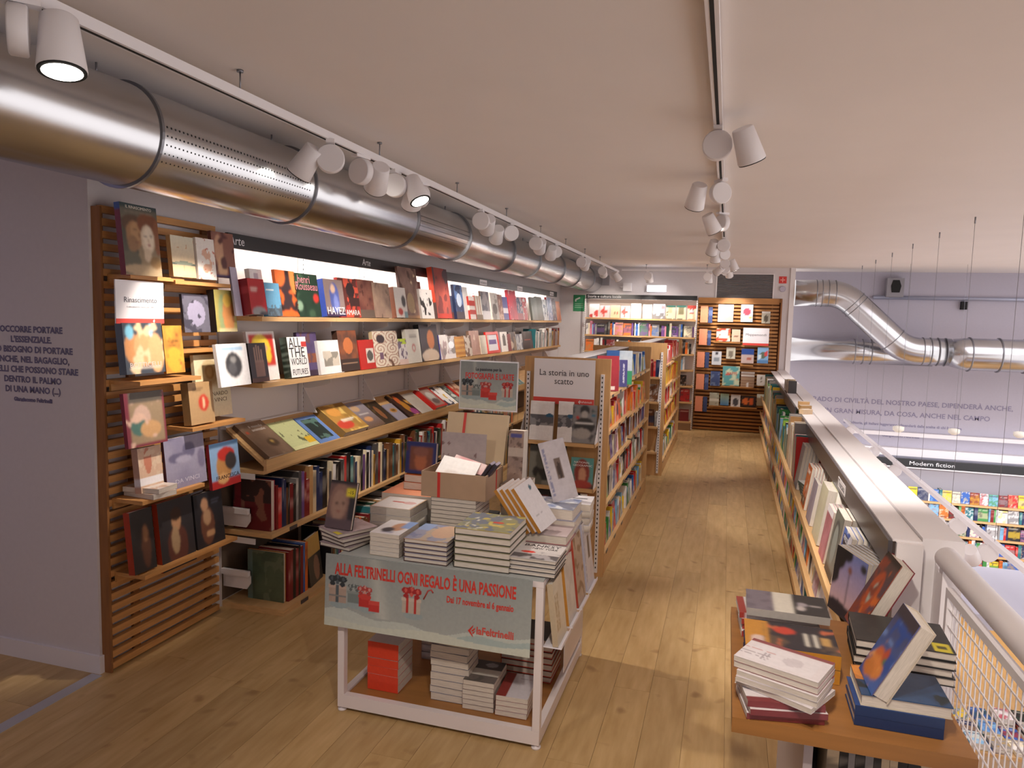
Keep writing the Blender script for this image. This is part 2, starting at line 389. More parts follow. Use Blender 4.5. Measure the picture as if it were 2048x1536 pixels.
struct('wall_left', bx('wall', LX-.1, LX, 2.55, BY, 0, CZ, WALLM))
struct('wall_front_left', bx('wall', -4.6, LX-.1, 2.55, 2.65, 0, CZ, WALLM))
struct('wall_rear', bx('wall', -4.7, 6.2, -2.7, -2.6, -.25, CZ, WALLM))
struct('wall_far_left', bx('wall', -4.7, -4.6, -2.6, 2.6, 0, CZ, WALLM))
struct('wall_back', bx('wall', LX-.1, .93, BY, BY+.15, 0, CZ, WALLM))
struct('trim_1', bx('trim', .865, .935, BY-.02, BY+.15, -.2, CZ, WHITE))
struct('wall_void', bx('wall', .93, 6.2, VY, VY+.1, LZ, CZ, mat('hall_wall_paint', 'b9b5c2', .85, noise=(40, .97))))
struct('wall_void_left', bx('wall', .70, .78, -2.6, BY, LZ, -.25, WALLM))
lf = struct('floor_lower', bx('floor', .78, 6.2, -2.6, VY, LZ-.1, LZ, mat('lower_floor', 'b3884e', .45, noise=(3, .8), stretch=(6, .8, 1))))
bbm = WHITE
struct('baseboard_left', MB().box(-4.6, LX+.012, 2.537, 2.55, 0, .085).box(LX, LX+.012, 2.55, 2.57, 0, .085).build('b', bbm))
struct('trim_2', MB().box(LX-.03, LX+.03, -2.6, 2.53, -.004, .0025).build('t', mat('aluminium_strip', 'c9ccd6', .35, .7)))
struct('trim_3', MB().box(.94, 6.1, VY-.10, VY, .0, .06).build('t', WHITE))
struct('trim_4', MB().box(.94, 6.1, VY-.16, VY, -.30, -.18).build('t', WHITE))
# parapet at the edge of the mezzanine, turned half a degree with the shelving in front of it
def side_mtx(): return T(.6, 2.6, 0) @ Rz(-.0095) @ T(-.6, -2.6, 0)
SM = side_mtx()
par = MB().box(.66, .785, 2.66, 11.78, -.25, 1.0).build('p', WHITE); par.matrix_world = SM; struct('wall_parapet', par)

# ---- wall lettering (a quotation, printed on the walls)
def wall_text(lines, o, right, up, size, gap, c, label, width, align='CENTER'):
    root = thing('wall_lettering', label, 'lettering', o)
    for i_, (s_, f_) in enumerate(lines):
        lettering(s_, size*f_, c, face_mtx(Vector(up)*(-gap*i_), right, up), root, 'text_line', sx=1.0, align=align, bold=.0015)
wall_text([('OCCORRE PORTARE', 1), ("L'ESSENZIALE.", 1), ('HO BISOGNO DI PORTARE', 1), ('ANCHE, NEL BAGAGLIO,', 1), ('QUELLI CHE POSSONO STARE', 1), ('DENTRO IL PALMO', 1), ('DI UNA MANO (...)', 1), ('Giangiacomo Feltrinelli', .62)],
          (-3.07, 2.5485, 1.585), (1, 0, 0), (0, 0, 1), .040, .0465, '6c6684', 'grey printed quotation in eight lines on the lavender wall at left', None)
wall_text([('IL GRADO DI CIVILTÀ DEL NOSTRO PAESE, DIPENDERÀ ANCHE,', 1), ('E IN GRAN MISURA, DA COSA, ANCHE NEL CAMPO', 1), ('dell’editoria, gli italiani leggeranno, dipenderà dalle scelte di chi li stampa', .55), ('Giangiacomo Feltrinelli', .55)],
          (2.70, VY-.002, .51), (1, 0, 0), (0, 0, 1), .105, .175, '85809a', 'grey printed quotation on the far hall wall under the ducts', None)

# ------------------------------------------------------------------ left wall bookcase
U0 = 3.34; PITCH = .82; UY = [U0+.82*i for i in range(10)]; Y0w = 3.38; Y1w = UY[-1]+.02
wb = thing('wall_bookcase', 'long white wall bookcase with beech shelves and black header along the left wall', 'bookcase', (0, 0, 0))
slotm = None
def upright(par, x, y, z0, z1, face='+x', vis=True, wid=.03):
    if face == '+x': u = MB().box(x-.03, x, y-wid/2, y+wid/2, z0, z1)
    elif face == '-x': u = MB().box(x, x+.03, y-wid/2, y+wid/2, z0, z1)
    else: u = MB().box(x-wid/2, x+wid/2, y, y+.02, z0, z1)
    u = u.build('upright', WHITE, par)
    s = MB(); z = z0+.03
    while z < z1-.02:
        if face == '+x': s.box(x-.001, x+.0012, y-.0035, y+.0035, z, z+.012)
        elif face == '-x': s.box(x-.0012, x+.001, y-.0035, y+.0035, z, z+.012)
        else: s.box(x-.0035, x+.0035, y-.0012, y+.001, z, z+.012)
        z += .03
    so = s.build('slots', SLOT, u); so['kind'] = 'stuff'
    return u
for i in range(9):
    bx('back_panel', LX+.002, LX+.012, UY[i]+.002 if i else Y0w, UY[i+1]-.002, .0, 2.08, WPANEL, wb)
for y in UY[1:]: upright(wb, LX+.045, y, .02, 2.06)
XS = -2.43
S1 = 1.668; S2 = 1.302
for z in (S1, S2):
    for i in range(9):
        bx('shelf_board', LX+.014, XS, max(UY[i], Y0w)+.001, UY[i+1]-.001, z-.025, z, BEECH, wb)
def bracket(par, y, z, x0, x1, hh=.075, side=1):
    p = [(x0, z), (x1, z), (x1, z-.03), (x1-.03*side, z-.045), (x0+.05*side, z-hh), (x0, z-hh)]
    return MB().prism(p, 'y', y-.002, y+.002).build('bracket', WHITE, par)
for y in UY[1:]:
    bracket(wb, y, S1-.026, LX+.046, XS-.04); bracket(wb, y, S2-.026, LX+.046, XS-.04)
    MB().prism([(LX+.046, 1.20), (LX+.05, 1.20), (LX+.15, 1.04), (LX+.046, 1.04)], 'y', y-.002, y+.002).build('tray_bracket', WHITE, wb)
# header with its light canopy
hd = MB()
hd.prism([(-2.62, 2.035), (-2.60, 2.035), (-2.60, 2.115), (-2.62, 2.115)], 'y', 3.325, 11.1)
hd = hd.build('header_board', BLACKH, wb)
MB().prism([(LX+.013, 2.075), (-2.621, 2.055), (-2.621, 2.07), (LX+.013, 2.09)], 'y', Y0w, Y1w).build('canopy', WHITE, wb)
LED = mat('led_strip', 'fff4e6', .5, emit=6)
bx('led_strip', -2.655, -2.625, Y0w+.05, Y1w-.05, 2.046, 2.053, LED, wb)
lettering('Arte', .068, 'dcdce0', FPX((-2.5995, 4.8772, 2.075)), hd, width=.125)
lettering('Arte', .068, 'dcdce0', FPX((-2.5995, 3.40, 2.075)), hd, width=.125)
for s_, y_ in (('Architettura', 7.55), ('Cinema', 9.0), ('Musica', 10.75)):
    c_ = MB().box(-2.5999, -2.5985, y_-.12, y_+.12, 2.045, 2.10).build('header_label', WHITE, wb)
    lettering(s_, .045, '55555c', FPX((-2.5982, y_, 2.07)), c_, width=.2)
lettering('Fai da te', .05, '8888a0', FPX((-2.5995, 8.3, 2.075)), hd, width=.2)
area('canopy_light', (-2.635, (Y0w+Y1w)/2, 2.044), (0, math.radians(8), 0), .025, Y1w-Y0w-.1, 12, (1, .95, .9))
# sloped tray
TX0, TZ0, TX1, TZ1 = -2.668, 1.04, -2.425, .868
for i in range(9):
    a = max(UY[i], Y0w); b_ = UY[i+1]-.001
    MB().prism([(TX0, TZ0), (TX1, TZ1-.008), (TX1, TZ1-.028), (TX0, TZ0-.02)], 'y', a, b_).build('tray_board', BEECH, wb)
    MB().prism([(TX1, TZ1-.055), (TX1+.02, TZ1-.055), (TX1+.02, TZ1+.01), (TX1, TZ1+.01)], 'y', a, b_).build('tray_lip', BEECH, wb)
    MB().prism([(LX+.05, .815), (TX1, .815), (TX1, .795), (LX+.05, .795)], 'y', a, b_).build('tray_base', BEECH, wb)
    bx('lower_shelf', LX+.014, -2.374, a, b_, .435, .46, BEECH, wb)
    bx('base_plinth', LX+.014, -2.30, a, b_, 0, .035, BEECH, wb)
bx('tray_rail', LX+.014, TX0, Y0w, Y1w, 1.03, 1.048, WHITE, wb)
bx('dark_back', LX+.0125, LX+.014, Y0w, Y1w, .04, .79, mat('brown_back', '6a5a4c', .7), wb)
for z, h_ in ((.59, .11), (.23, .11)):
    MB().prism([(LX+.014, z), (-2.525, z), (-2.525, z-.075), (-2.55, z-h_), (LX+.014, z-h_)], 'y', 3.392, 3.40).build('side_support', WHITE, wb)
    MB().prism([(LX+.014, z), (-2.525, z), (-2.525, z-.03), (LX+.014, z-.03)], 'y', 3.37, 3.40).build('side_support_flange', WHITE, wb)
for z in (.795, .425):
    MB().box(-2.63, -2.478, 3.372, 3.378, z-.032, z).build('end_cap', WHITE, wb)
for y in UY[1:]:
    bracket(wb, y, .794, LX+.046, -2.46); bracket(wb, y, .434, LX+.046, -2.46)
rg = random.Random(3)
for z, xx in ((.4475, -2.3735), (.0175, -2.2995)):
    y = 3.55
    while y < 8.2:
        MB().box(xx, xx+.002, y, y+.075, z-.011, z+.011).build('label_holder', GREYH, wb); y += rg.uniform(.5, 1.1)

# ------------------------------------------------------------------ slatted display panel, left
def slat_panel(name, label, axis, a0, a1, depth0, z1, n, back_x, mt):
    pass
SP = thing('slatted_panel', 'tall slatted wooden display panel on the left wall beside the bookcase', 'display panel', (0, 0, 0))
PY0, PY1 = 2.575, 3.318
bx('back_board', LX+.001, LX+.018, PY0, PY0+.035, 0.0, 2.135, SLATB, SP)
bx('back_board', LX+.001, LX+.018, PY0+.16, PY0+.20, 0.0, 2.12, SLATB, SP)
bx('back_board', LX+.001, LX+.018, PY1-.07, PY1-.03, 0.0, 2.12, SLATB, SP)
bx('side_board', LX+.001, LX+.05, PY0-.012, PY0, 0.0, 2.14, SLATB, SP)
sm_ = MB().box(0, .026, 0, PY1-PY0, 0, .032).mesh('slat', [SLAT])
z = .012; k = 0
while z < 2.12:
    s_ = obj('slat', sm_, SP); s_.location = (LX+.019, PY0, z); z += .0553; k += 1
for i_ in range(int(2.1/.0553)):
    pass
for nm, y0, y1, z, xf in [('A', 2.60, 2.93, 1.845, -2.545), ('A2', 2.86, 3.315, 1.835, -2.535), ('A3', 2.90, 3.28, 1.50, -2.56), ('B', 2.595, 2.985, 1.37, -2.50), ('C', 2.92, 3.325, 1.115, -2.50), ('D', 2.595, 3.00, .825, -2.50), ('E', 2.60, 3.25, .475, -2.50)]:
    MB().box(LX+.046, xf, y0, y1, z-.018, z).box(LX+.046, LX+.058, y0, y1, z-.05, z-.018).build('shelf_ledge', SLAT, SP)

# ------------------------------------------------------------------ gondolas
def gondola(label, x0, x1, y0, y1, top, levels, mid, endlv):
    g = thing('gondola_bookcase', label, 'bookcase', (0, 0, 0)); xc = (x0+x1)/2
    e = MB().box(x0, x1, y0, y0+.03, 0, top).build('end_panel', BEECHZ, g)
    bx('end_panel', x0, x1, y1-.03, y1, 0, top, BEECHZ, g)
    bx('centre_panel', xc-.012, xc+.012, y0+.03, y1-.03, .0, top-.06, WPANEL, g)
    bx('header_board', xc-.07, xc+.07, y0+.04, y1-.04, top-.135, top-.012, GREYH, g)
    bx('header_top', xc-.071, xc+.071, y0+.04, y1-.04, top-.011, top-.006, WHITE, g)
    ms = [y0+.03]+mid+[y1-.03]
    for i in range(len(ms)-1):
        for k, z in enumerate(levels):
            dz = .0 if i == 0 else (.035, -.03, .03, .0, 0)[k % 5]
            if k == len(levels)-1: dz = 0
            bx('shelf_board', xc+.013, x1-.004, ms[i]+.002, ms[i+1]-.002, z+dz-.022, z+dz, BEECH, g)
            bx('shelf_board', x0+.004, xc-.013, ms[i]+.002, ms[i+1]-.002, z+dz-.022, z+dz, BEECH, g)
            yy = ms[i]+.1
            while yy < ms[i+1]-.1:
                MB().box(x1-.004, x1-.001, yy, yy+.07, z+dz-.021, z+dz-.001).build('label_holder', GREYH, g); yy += .36
    bx('plinth', x0+.004, x1-.004, y0+.03, y1-.03, 0, levels[-1]-.022, BEECH, g)
    for y in mid+[y1-.06]:
        upright(g, xc+.04, y, .1, top-.12, '+x', wid=.03)
        bx('divider', xc+.013, xc+.10, y+.016, y+.022, .1, top-.12, BEECHZ, g)
    for z in endlv:
        MB().box(x0+.012, x1-.06, y0-.135, y0-.002, z-.022, z).build('end_shelf', BEECHX, g)
        for xx in (x0+.010, x1-.062):
            MB().prism([(y0-.002, z-.02), (y0-.135, z-.02), (y0-.135, z+.012), (y0-.002, z+.17)], 'x', xx-.002, xx+.0).build('end_bracket', WHITE, g)
    for xx in (x0+.03, x1-.048):
        upright(g, xx, y0-.0201, .03, top-.10, '-y', wid=.022)
    return g
G1 = gondola('nearer beech gondola bookcase with a white sign on its end', -1.29, -.715, 4.64, 7.2, 1.447, [1.205, .965, .725, .475, .14], [5.9], [.905, .612])
G2 = gondola('farther beech gondola bookcase full of yellow and red books', -1.2, -.628, 8.0, 10.6, 1.465, [1.215, .975, .735, .485, .14], [9.3], [1.1, .83, .56, .28])
for yy in (5.05, 6.3):
    c_ = MB().box(-.932, -.9305, yy-.07, yy+.07, 1.345, 1.40).build('header_label', WHITE, G1); lettering('Viaggi', .04, '55555c', FPX((-.9302, yy, 1.372)), c_, width=.11)
for yy in (8.4, 9.9):
    MB().box(-.843, -.8415, yy-.05, yy+.05, 1.38, 1.42).build('header_label', WHITE, G2)

# sign on the near gondola end
sg = thing('sign', 'white sign reading La storia in uno scatto with a red bottom band', 'sign', (0, 4.637-.021, 0))
bx('board', -1.218, -.811, -.006, 0, 1.14, 1.437, mat('white_card', 'eeecf2', .6), sg)
bx('red_band', -1.218, -.811, -.007, -.006, 1.14, 1.182, mat('red_print', 'dc4a42', .6), sg)
for s_, z_, w_ in (('La storia in uno', 1.345, .33), ('scatto', 1.29, .125)):
    lettering(s_, .058, '3a3a44', FMY((-1.015, -.0072, z_)), sg, width=w_)
lettering('laFeltrinelli', .018, 'ffffff', FMY((-.86, -.0075, 1.161)), sg, width=.07)
def f_logo(o, s, c, par, mt=face_mtx):
    b = MB()
    b.prism([(0, 0), (.45, .5), (.40, .30), (.2, 0), (.40, -.30), (.45, -.5)], 'z', 0, .0006)
    b.prism([(.28, .02), (.62, .30), (.58, .14), (.40, -.04)], 'z', 0, .0006)
    b.prism([(.36, -.14), (.60, .04), (.56, -.10), (.44, -.24)], 'z', 0, .0006)
    q = b.build('emblem', txtmat(c), par); q.matrix_local = o @ Matrix.Diagonal((s, s, 1, 1)); return q
f_logo(FMY((-.915, -.0074, 1.161)), .028, 'ffffff', sg)

# ------------------------------------------------------------------ back wall bookcase and panel
bb = thing('back_bookcase', 'white bookcase with black header reading Storia e cultura locale at the far wall', 'bookcase', (0, 0, 0))
BX0, BX1 = -2.235, -.49
bx('back_panel', BX0, BX1, BY-.012, BY-.002, 0, 2.06, WPANEL, bb)
h_ = bx('header_board', BX0+.01, BX1+.005, BY-.27, BY-.25, 2.035, 2.105, BLACKH, bb)
lettering('Storia e cultura locale', .058, 'dcdce0', FMY((-1.93, BY-.2712, 2.07)), h_, width=.54)
MB().prism([(BY-.249, 2.035), (BY-.013, 2.055), (BY-.013, 2.065), (BY-.249, 2.05)], 'x', BX0+.01, BX1).build('canopy', WHITE, bb)
area('back_canopy_light', ((BX0+BX1)/2, BY-.22, 2.03), (math.radians(-20), 0, 0), 1.6, .03, 5, (1, .95, .9))
for x_ in (BX0+.0, BX1+.008): upright(bb, x_, BY-.28, 0.02, 2.03, '-y', wid=.016)
for z in (1.735, 1.462, 1.20, .95, .70, .45, .14):
    bx('shelf_board', BX0+.008, BX1, BY-.27, BY-.013, z-.024, z, BEECHX, bb)
bx('plinth', BX0+.01, BX1, BY-.27, BY-.013, 0, .115, mat('brown_plinth', '8a6a4e', .6), bb)
SB = thing('slatted_panel', 'wide slatted wooden display panel on the far wall beside the column', 'display panel', (0, 0, 0))
SX0, SX1 = -.472, .765
for x_ in (SX0, -.20, .62, SX1-.02): bx('back_board', x_, x_+.02, BY-.02, BY-.001, 0, 2.09, SLATB, SB)
bx('backing', SX0, SX1, BY-.004, BY-.001, 0, 2.09, mat('panel_backing', '7a4a26', .7), SB)
sm_ = MB().box(0, 1.20, 0, .024, 0, .033).mesh('slat', [SLATX]); z = .01
while z < 2.07:
    s_ = obj('slat', sm_, SB); s_.location = (SX0, BY-.045, z); z += .0553
s_ = obj('slat', MB().box(0, 1.237, 0, .03, 0, .06).mesh('slat', [SLATX]), SB); s_.location = (SX0, BY-.05, 2.03)
pm_ = MB()
bx('side_post', SX1-.02, SX1, BY-.09, BY-.03, 0, 2.09, SLATB, SB)
for x0_, x1_, z_ in [
 (-0.173, 0.49, 1.698),
 (-0.211, 0.184, 1.407),
 (0.202, 0.393, 1.063),
 (-0.071, 0.404, 0.722),
 (-0.237, 0.48, 0.406),
]:
    bx('shelf_ledge', x0_, x1_, BY-.16, BY-.046, z_-.018, z_, SLATX, SB)

# small things on the far wall
def plate(name, label, cat, x0, x1, z0, z1, mt, dep=.02, y=BY):
    return tag(bx(name, x0, x1, y-dep, y-.001, z0, z1, mt), label, cat)
v_ = thing('air_vent', 'wide grey louvred air vent high on the far wall', 'vent')
MB().box(-.225, .64, BY-.02, BY-.001, 2.07, 2.085).box(-.225, .64, BY-.02, BY-.001, 2.455, 2.47).box(-.225, -.205, BY-.02, BY-.001, 2.085, 2.455).box(.62, .64, BY-.02, BY-.001, 2.085, 2.455).build('frame', WHITE, v_)
bx('backing', -.205, .62, BY-.004, BY-.001, 2.085, 2.455, mat('vent_dark', '4a474b', .7), v_)
vm = MB().prism([(0, 0), (-.012, .008), (-.012, .010), (0, .014)], 'x', 0, .825).mesh('louvre', [mat('vent_grey', '8e8a8c', .5)]); z = 2.09
while z < 2.44: q = obj('louvre', vm, v_); q.location = (-.205, BY-.005, z); z += .0225
gs = thing('sign', 'green video surveillance sign at the left of the far wall', 'sign')
bx('board', -2.487, -2.29, BY-.006, BY-.001, 1.83, 2.10, mat('sign_green', '2f8a5c', .5), gs)
MB().prism([(-2.46, 2.03), (-2.38, 2.065), (-2.37, 2.045), (-2.45, 2.005)], 'y', BY-.0075, BY-.006).box(-2.46, -2.435, BY-.0075, BY-.006, 1.99, 2.02).build('camera_symbol', txtmat('e8f2ea'), gs)
for k_ in range(3): MB().box(-2.46, -2.32, BY-.0072, BY-.006, 1.95-.03*k_, 1.958-.03*k_).build('print_line', txtmat('a8d2b8'), gs)
em = thing('emergency_light', 'glowing rectangular emergency light on the far wall above the bookcase', 'light')
bx('housing', -1.287, -.975, BY-.05, BY-.001, 2.165, 2.272, WHITE, em)
bx('diffuser', -1.277, -.985, BY-.056, BY-.05, 2.172, 2.265, mat('emergency_glow', 'eef2ff', .4, emit=9), em)
plate('control_box', 'grey square box high on the far wall near the duct end', 'box', -2.07, -1.90, 2.26, 2.42, mat('box_grey', '9a9598', .5), .05)
pr = thing('projector_unit', 'white rounded alarm unit on the far wall left of the emergency light', 'alarm')
MB().box(-1.66, -1.53, BY-.10, BY-.001, 2.17, 2.30).build('housing', WHITE, pr); MB().tube([(-1.72, BY-.05, 2.235), (-1.66, BY-.05, 2.235)], .012).build('stub', WHITE, pr)
rs_ = thing('sign', 'small red square fire equipment sign beside the air vent', 'sign')
bx('board', .702, .812, BY-.006, BY-.001, 2.325, 2.43, mat('sign_red', 'd23a34', .5), rs_)
MB().box(.72, .79, BY-.0075, BY-.006, 2.372, 2.384).box(.75, .762, BY-.0075, BY-.006, 2.34, 2.415).build('symbol', txtmat('f4b0a8'), rs_)
tag(MB().tube([(.76, BY-.03, 2.24), (.76, BY-.001, 2.24)], [.04, .045], 20).build('alarm_sounder', mat('sounder_grey', 'b8b2c4', .5)), 'small round grey alarm sounder under the red sign', 'alarm')

# ------------------------------------------------------------------ ducts
def cyl_y(xc, zc, r, y0, y1, n=48):
    return MB().tube([(xc, y0, zc), (xc, y1, zc)], r, n)
d = thing('ventilation_duct', 'big round galvanised duct with ring joints running under the ceiling at left', 'duct')
DX, DZ, DR = -2.19, 2.335, .185
RY = [0.6]+[
 2.2052,
 3.2306,
 4.4825,
 5.4946,
 6.7528,
 7.7425,
 8.9847,
 9.9834,
 11.0844,
]
cyl_y(DX, DZ, DR, -2.0, BY-.02).build('pipe', CHROME, d)
def ring(par, xc, zc, r, y, w=.012, t=.012, mt=None):
    n = 48; b = MB(); vs = []; fs = []
    prof = [(r, y-w/2), (r+t, y-w/2), (r+t, y+w/2), (r, y+w/2)]
    for k in range(n):
        a = 2*PI*k/n
        for rr, yy in prof: vs.append((xc+rr*math.cos(a), yy, zc+rr*math.sin(a)))
    for k in range(n):
        for j in range(4): fs.append((k*4+j, k*4+(j+1) % 4, ((k+1) % n)*4+(j+1) % 4, ((k+1) % n)*4+j))
    return b.add(vs, fs).build('joint_ring', mt or RINGM, par)
for y in RY: ring(d, DX, DZ, DR-.001, y)
for (ya, yb) in ((RY[1]+.03, RY[2]-.03), (RY[3]+.03, RY[4]-.03)):
    b = MB(); ya0 = ya
    for row_ in range(5):
        a = math.radians(8-10*row_); r_ = .0045 - .0004*row_
        y = ya
        while y < yb:
            c_ = Vector((DX+math.cos(a)*(DR+.0006), y, DZ+math.sin(a)*(DR+.0006))); tu = Vector((-math.sin(a), 0, math.cos(a)))
            vs = [tuple(c_+tu*r_*math.sin(2*PI*q/6)+Vector((0, 1, 0))*r_*math.cos(2*PI*q/6)) for q in range(6)]
            b.add(vs, [tuple(range(6))[::-1]]); y += .021
    b.build('air_holes', SLOT, d)['kind'] = 'stuff'
for y in (RY[1]-.1, RY[2]-.1, RY[4]-.1, RY[6]-.1):
    MB().tube([(DX, y, DZ+DR-.002), (DX, y, CZ-.0005)], .004, 6).build('hanger_rod', RINGM, d)
def duct_path(name, label, pts, r, ringat, hang):
    d = thing(name, label, 'duct')
    # fillet the path
    P = [Vector(p) for p in pts]; out = [P[0]]
    for i in range(1, len(P)-1):
        a = (P[i-1]-P[i]).normalized(); c = (P[i+1]-P[i]).normalized(); k = .22
        for q in range(9):
            t = q/8; out.append((P[i]+a*k)*(1-t)**2+P[i]*2*t*(1-t)+(P[i]+c*k)*t*t)
    out.append(P[-1])
    MB().tube(out, r, 36, smooth=True).build('pipe', CHROME, d)
    for k, (p, dr) in enumerate(ringat):
        p = Vector(p); dr = Vector(dr).normalized()
        MB().tube([p-dr*.006, p+dr*.006], r+.008, 36).build('joint_ring', RINGM, d)
    return d
VYd = VY-.66
duct_path('ventilation_duct', 'upper duct that bends down beside the hall wall speaker', [(.95, VYd, 2.19), (1.63, VYd, 2.19), (2.52, VYd-.02, 1.36), (3.12, VYd-.02, 1.36)], .2,
          [((1.25, VYd, 2.19), (1, 0, 0)), ((1.33, VYd, 2.19), (1, 0, 0)), ((1.42, VYd, 2.19), (1, 0, 0)), ((1.52, VYd, 2.185), (1, 0, 0)), ((1.83, VYd, 2.0), (1, 0, -.93)), ((1.78, VYd, 2.05), (1, 0, -.93)), ((2.35, VYd-.015, 1.515), (1, 0, -.93)),
           ((2.75, VYd-.02, 1.36), (1, 0, 0)), ((2.85, VYd-.02, 1.36), (1, 0, 0)), ((2.95, VYd-.02, 1.36), (1, 0, 0)), ((3.05, VYd-.02, 1.36), (1, 0, 0))], [])
duct_path('ventilation_duct', 'straight lower duct passing behind the bent duct in the hall', [(.95, VY-.22, 1.31), (3.0, VY-.22, 1.31)], .19,
          [((1.9, VY-.22, 1.31), (1, 0, 0)), ((2.02, VY-.22, 1.31), (1, 0, 0)), ((2.14, VY-.22, 1.31), (1, 0, 0))], [])
d3 = thing('ventilation_duct', 'large duct with wide rings crossing the right edge of the hall', 'duct')
MB().tube([(3.125, VYd-.02, 1.36), (3.3, VYd-.05, 1.34), (6.0, VYd-.05, 1.34)], [.2, .235, .235], 40).build('pipe', CHROME, d3)
for x_ in (3.35, 3.72, 4.05, 4.5):
    MB().tube([(x_-.008, VYd-.05, 1.34), (x_+.008, VYd-.05, 1.34)], .25, 40).build('joint_ring', RINGM, d3)
sp = thing('loudspeaker', 'small loudspeaker with dark cone on the hall wall above the ducts', 'speaker')
MB().box(2.32, 2.56, VY-.16, VY-.001, 2.17, 2.46).build('housing', mat('speaker_grey', '8f8c92', .5), sp)
MB().prism([(2.39, 2.24), (2.50, 2.24), (2.52, 2.34), (2.49, 2.43), (2.40, 2.43), (2.375, 2.34)], 'y', VY-.166, VY-.16).build('cone', SLOT, sp)
rp = thing('conduit_pipe', 'thin pale pipe running along the hall wall', 'pipe')
MB().tube([(2.15, VY-.05, 2.165), (6.05, VY-.05, 2.165)], .028, 12).build('tube', mat('pale_blue_pipe', 'a9aec2', .35, .4), rp)
MB().box(3.38, 3.46, VY-.08, VY-.001, 2.0, 2.12).build('clamp', SLOT, rp)

# ------------------------------------------------------------------ track lighting
def head_meshes():
    dm = MB().tube([(0, -.022, 0), (0, -.018, 0), (0, .018, 0), (0, .022, 0)], [.058, .062, .062, .058], 28).mesh('gear_disc', [WHITE])
    hm = MB().tube([(0, 0, .07), (0, 0, .066), (0, 0, -.068), (0, 0, -.072)], [.040, .044, .058, .056], 28).mesh('lamp_head', [WHITE])
    rm = MB().tube([(0, 0, -.070), (0, 0, -.0755)], [.0565, .0555], 28).mesh('rim', [SLOT])
    lm = MB().tube([(0, 0, -.0756), (0, 0, -.0768)], [.047, .045], 24).mesh('lens', [LENS])
    lo = MB().tube([(0, 0, -.0756), (0, 0, -.0768)], [.047, .045], 24).mesh('lens', [LENSOFF])
    st = MB().tube([(0, 0, .04), (0, 0, .062)], .014, 10).box(-.018, .018, -.05, .05, .062, .078).mesh('track_adapter', [WHITE])
    return dm, hm, rm, lm, lo, st
HM = head_meshes()
def track(name, label, p0, p1, drop, slotm, hang):
    t = thing(name, label, 'track light rail', (0, 0, 0)); (x0, y0), (x1, y1) = p0, p1
    z = CZ-drop
    if x0 == x1: MB().box(x0-.018, x0+.018, y0, y1, z-.034, z).build('rail', WHITE, t); MB().box(x0-.006, x0+.006, y0, y1, z-.0352, z-.034).build('rail_groove', slotm, t)
    else: MB().box(x0, x1, y0-.018, y0+.018, z-.034, z).build('rail', WHITE, t); MB().box(x0, x1, y0-.006, y0+.006, z-.0352, z-.034).build('rail_groove', slotm, t)
    for hx_, hy_ in hang:
        MB().tube([(hx_, hy_, z-.001), (hx_, hy_, CZ-.001)], .003, 6).tube([(hx_, hy_, CZ-.008), (hx_, hy_, CZ-.0005)], .012, 10).build('hanger', RINGM, t)
    return t
def spot(x, y, z, aim, side, label, group, power=30, on=True, blend=.6, ang=62, col=WARM, discaz=0):
    """z: rail underside; side: where the head hangs from the disc (dx, dy)"""
    r = thing('track_spotlight', label, 'spotlight', (x, y, z-.075), discaz, group)
    obj('track_adapter', HM[5], r); obj('gear_disc', HM[0], r)
    hp = Vector((side[0], side[1], -.012)); d_ = (Vector(aim)-Vector((x+side[0], y+side[1], z-.09))).normalized()
    M = (-d_).to_track_quat('Z', 'Y').to_matrix().to_4x4(); L_ = Rz(-discaz)
    hd_ = obj('lamp_head', HM[1], r); hd_.matrix_local = L_ @ Matrix.Translation(hp) @ M
    obj('rim', HM[2], hd_); obj('lens', HM[3] if on else HM[4], hd_)
    if power:
        l = bpy.data.lights.new('spot', 'SPOT'); l.energy = power*1.7; l.color = col; l.spot_size = math.radians(ang); l.spot_blend = blend; l.shadow_soft_size = .03
        lo = bpy.data.objects.new('spot_beam', l); COL.objects.link(lo); lo.parent = r
        lo.matrix_local = L_ @ Matrix.Translation(hp + d_*.082) @ M
    return r
TXL = -1.73; TZL = 2.56-.072-.034
track('light_track', 'long white track light rail hanging along the left side of the ceiling', (TXL, .2), (TXL, 11.6), .072, SLOT, [(TXL, 1.2+1.087*i) for i in range(9)])
def ty(p): return p
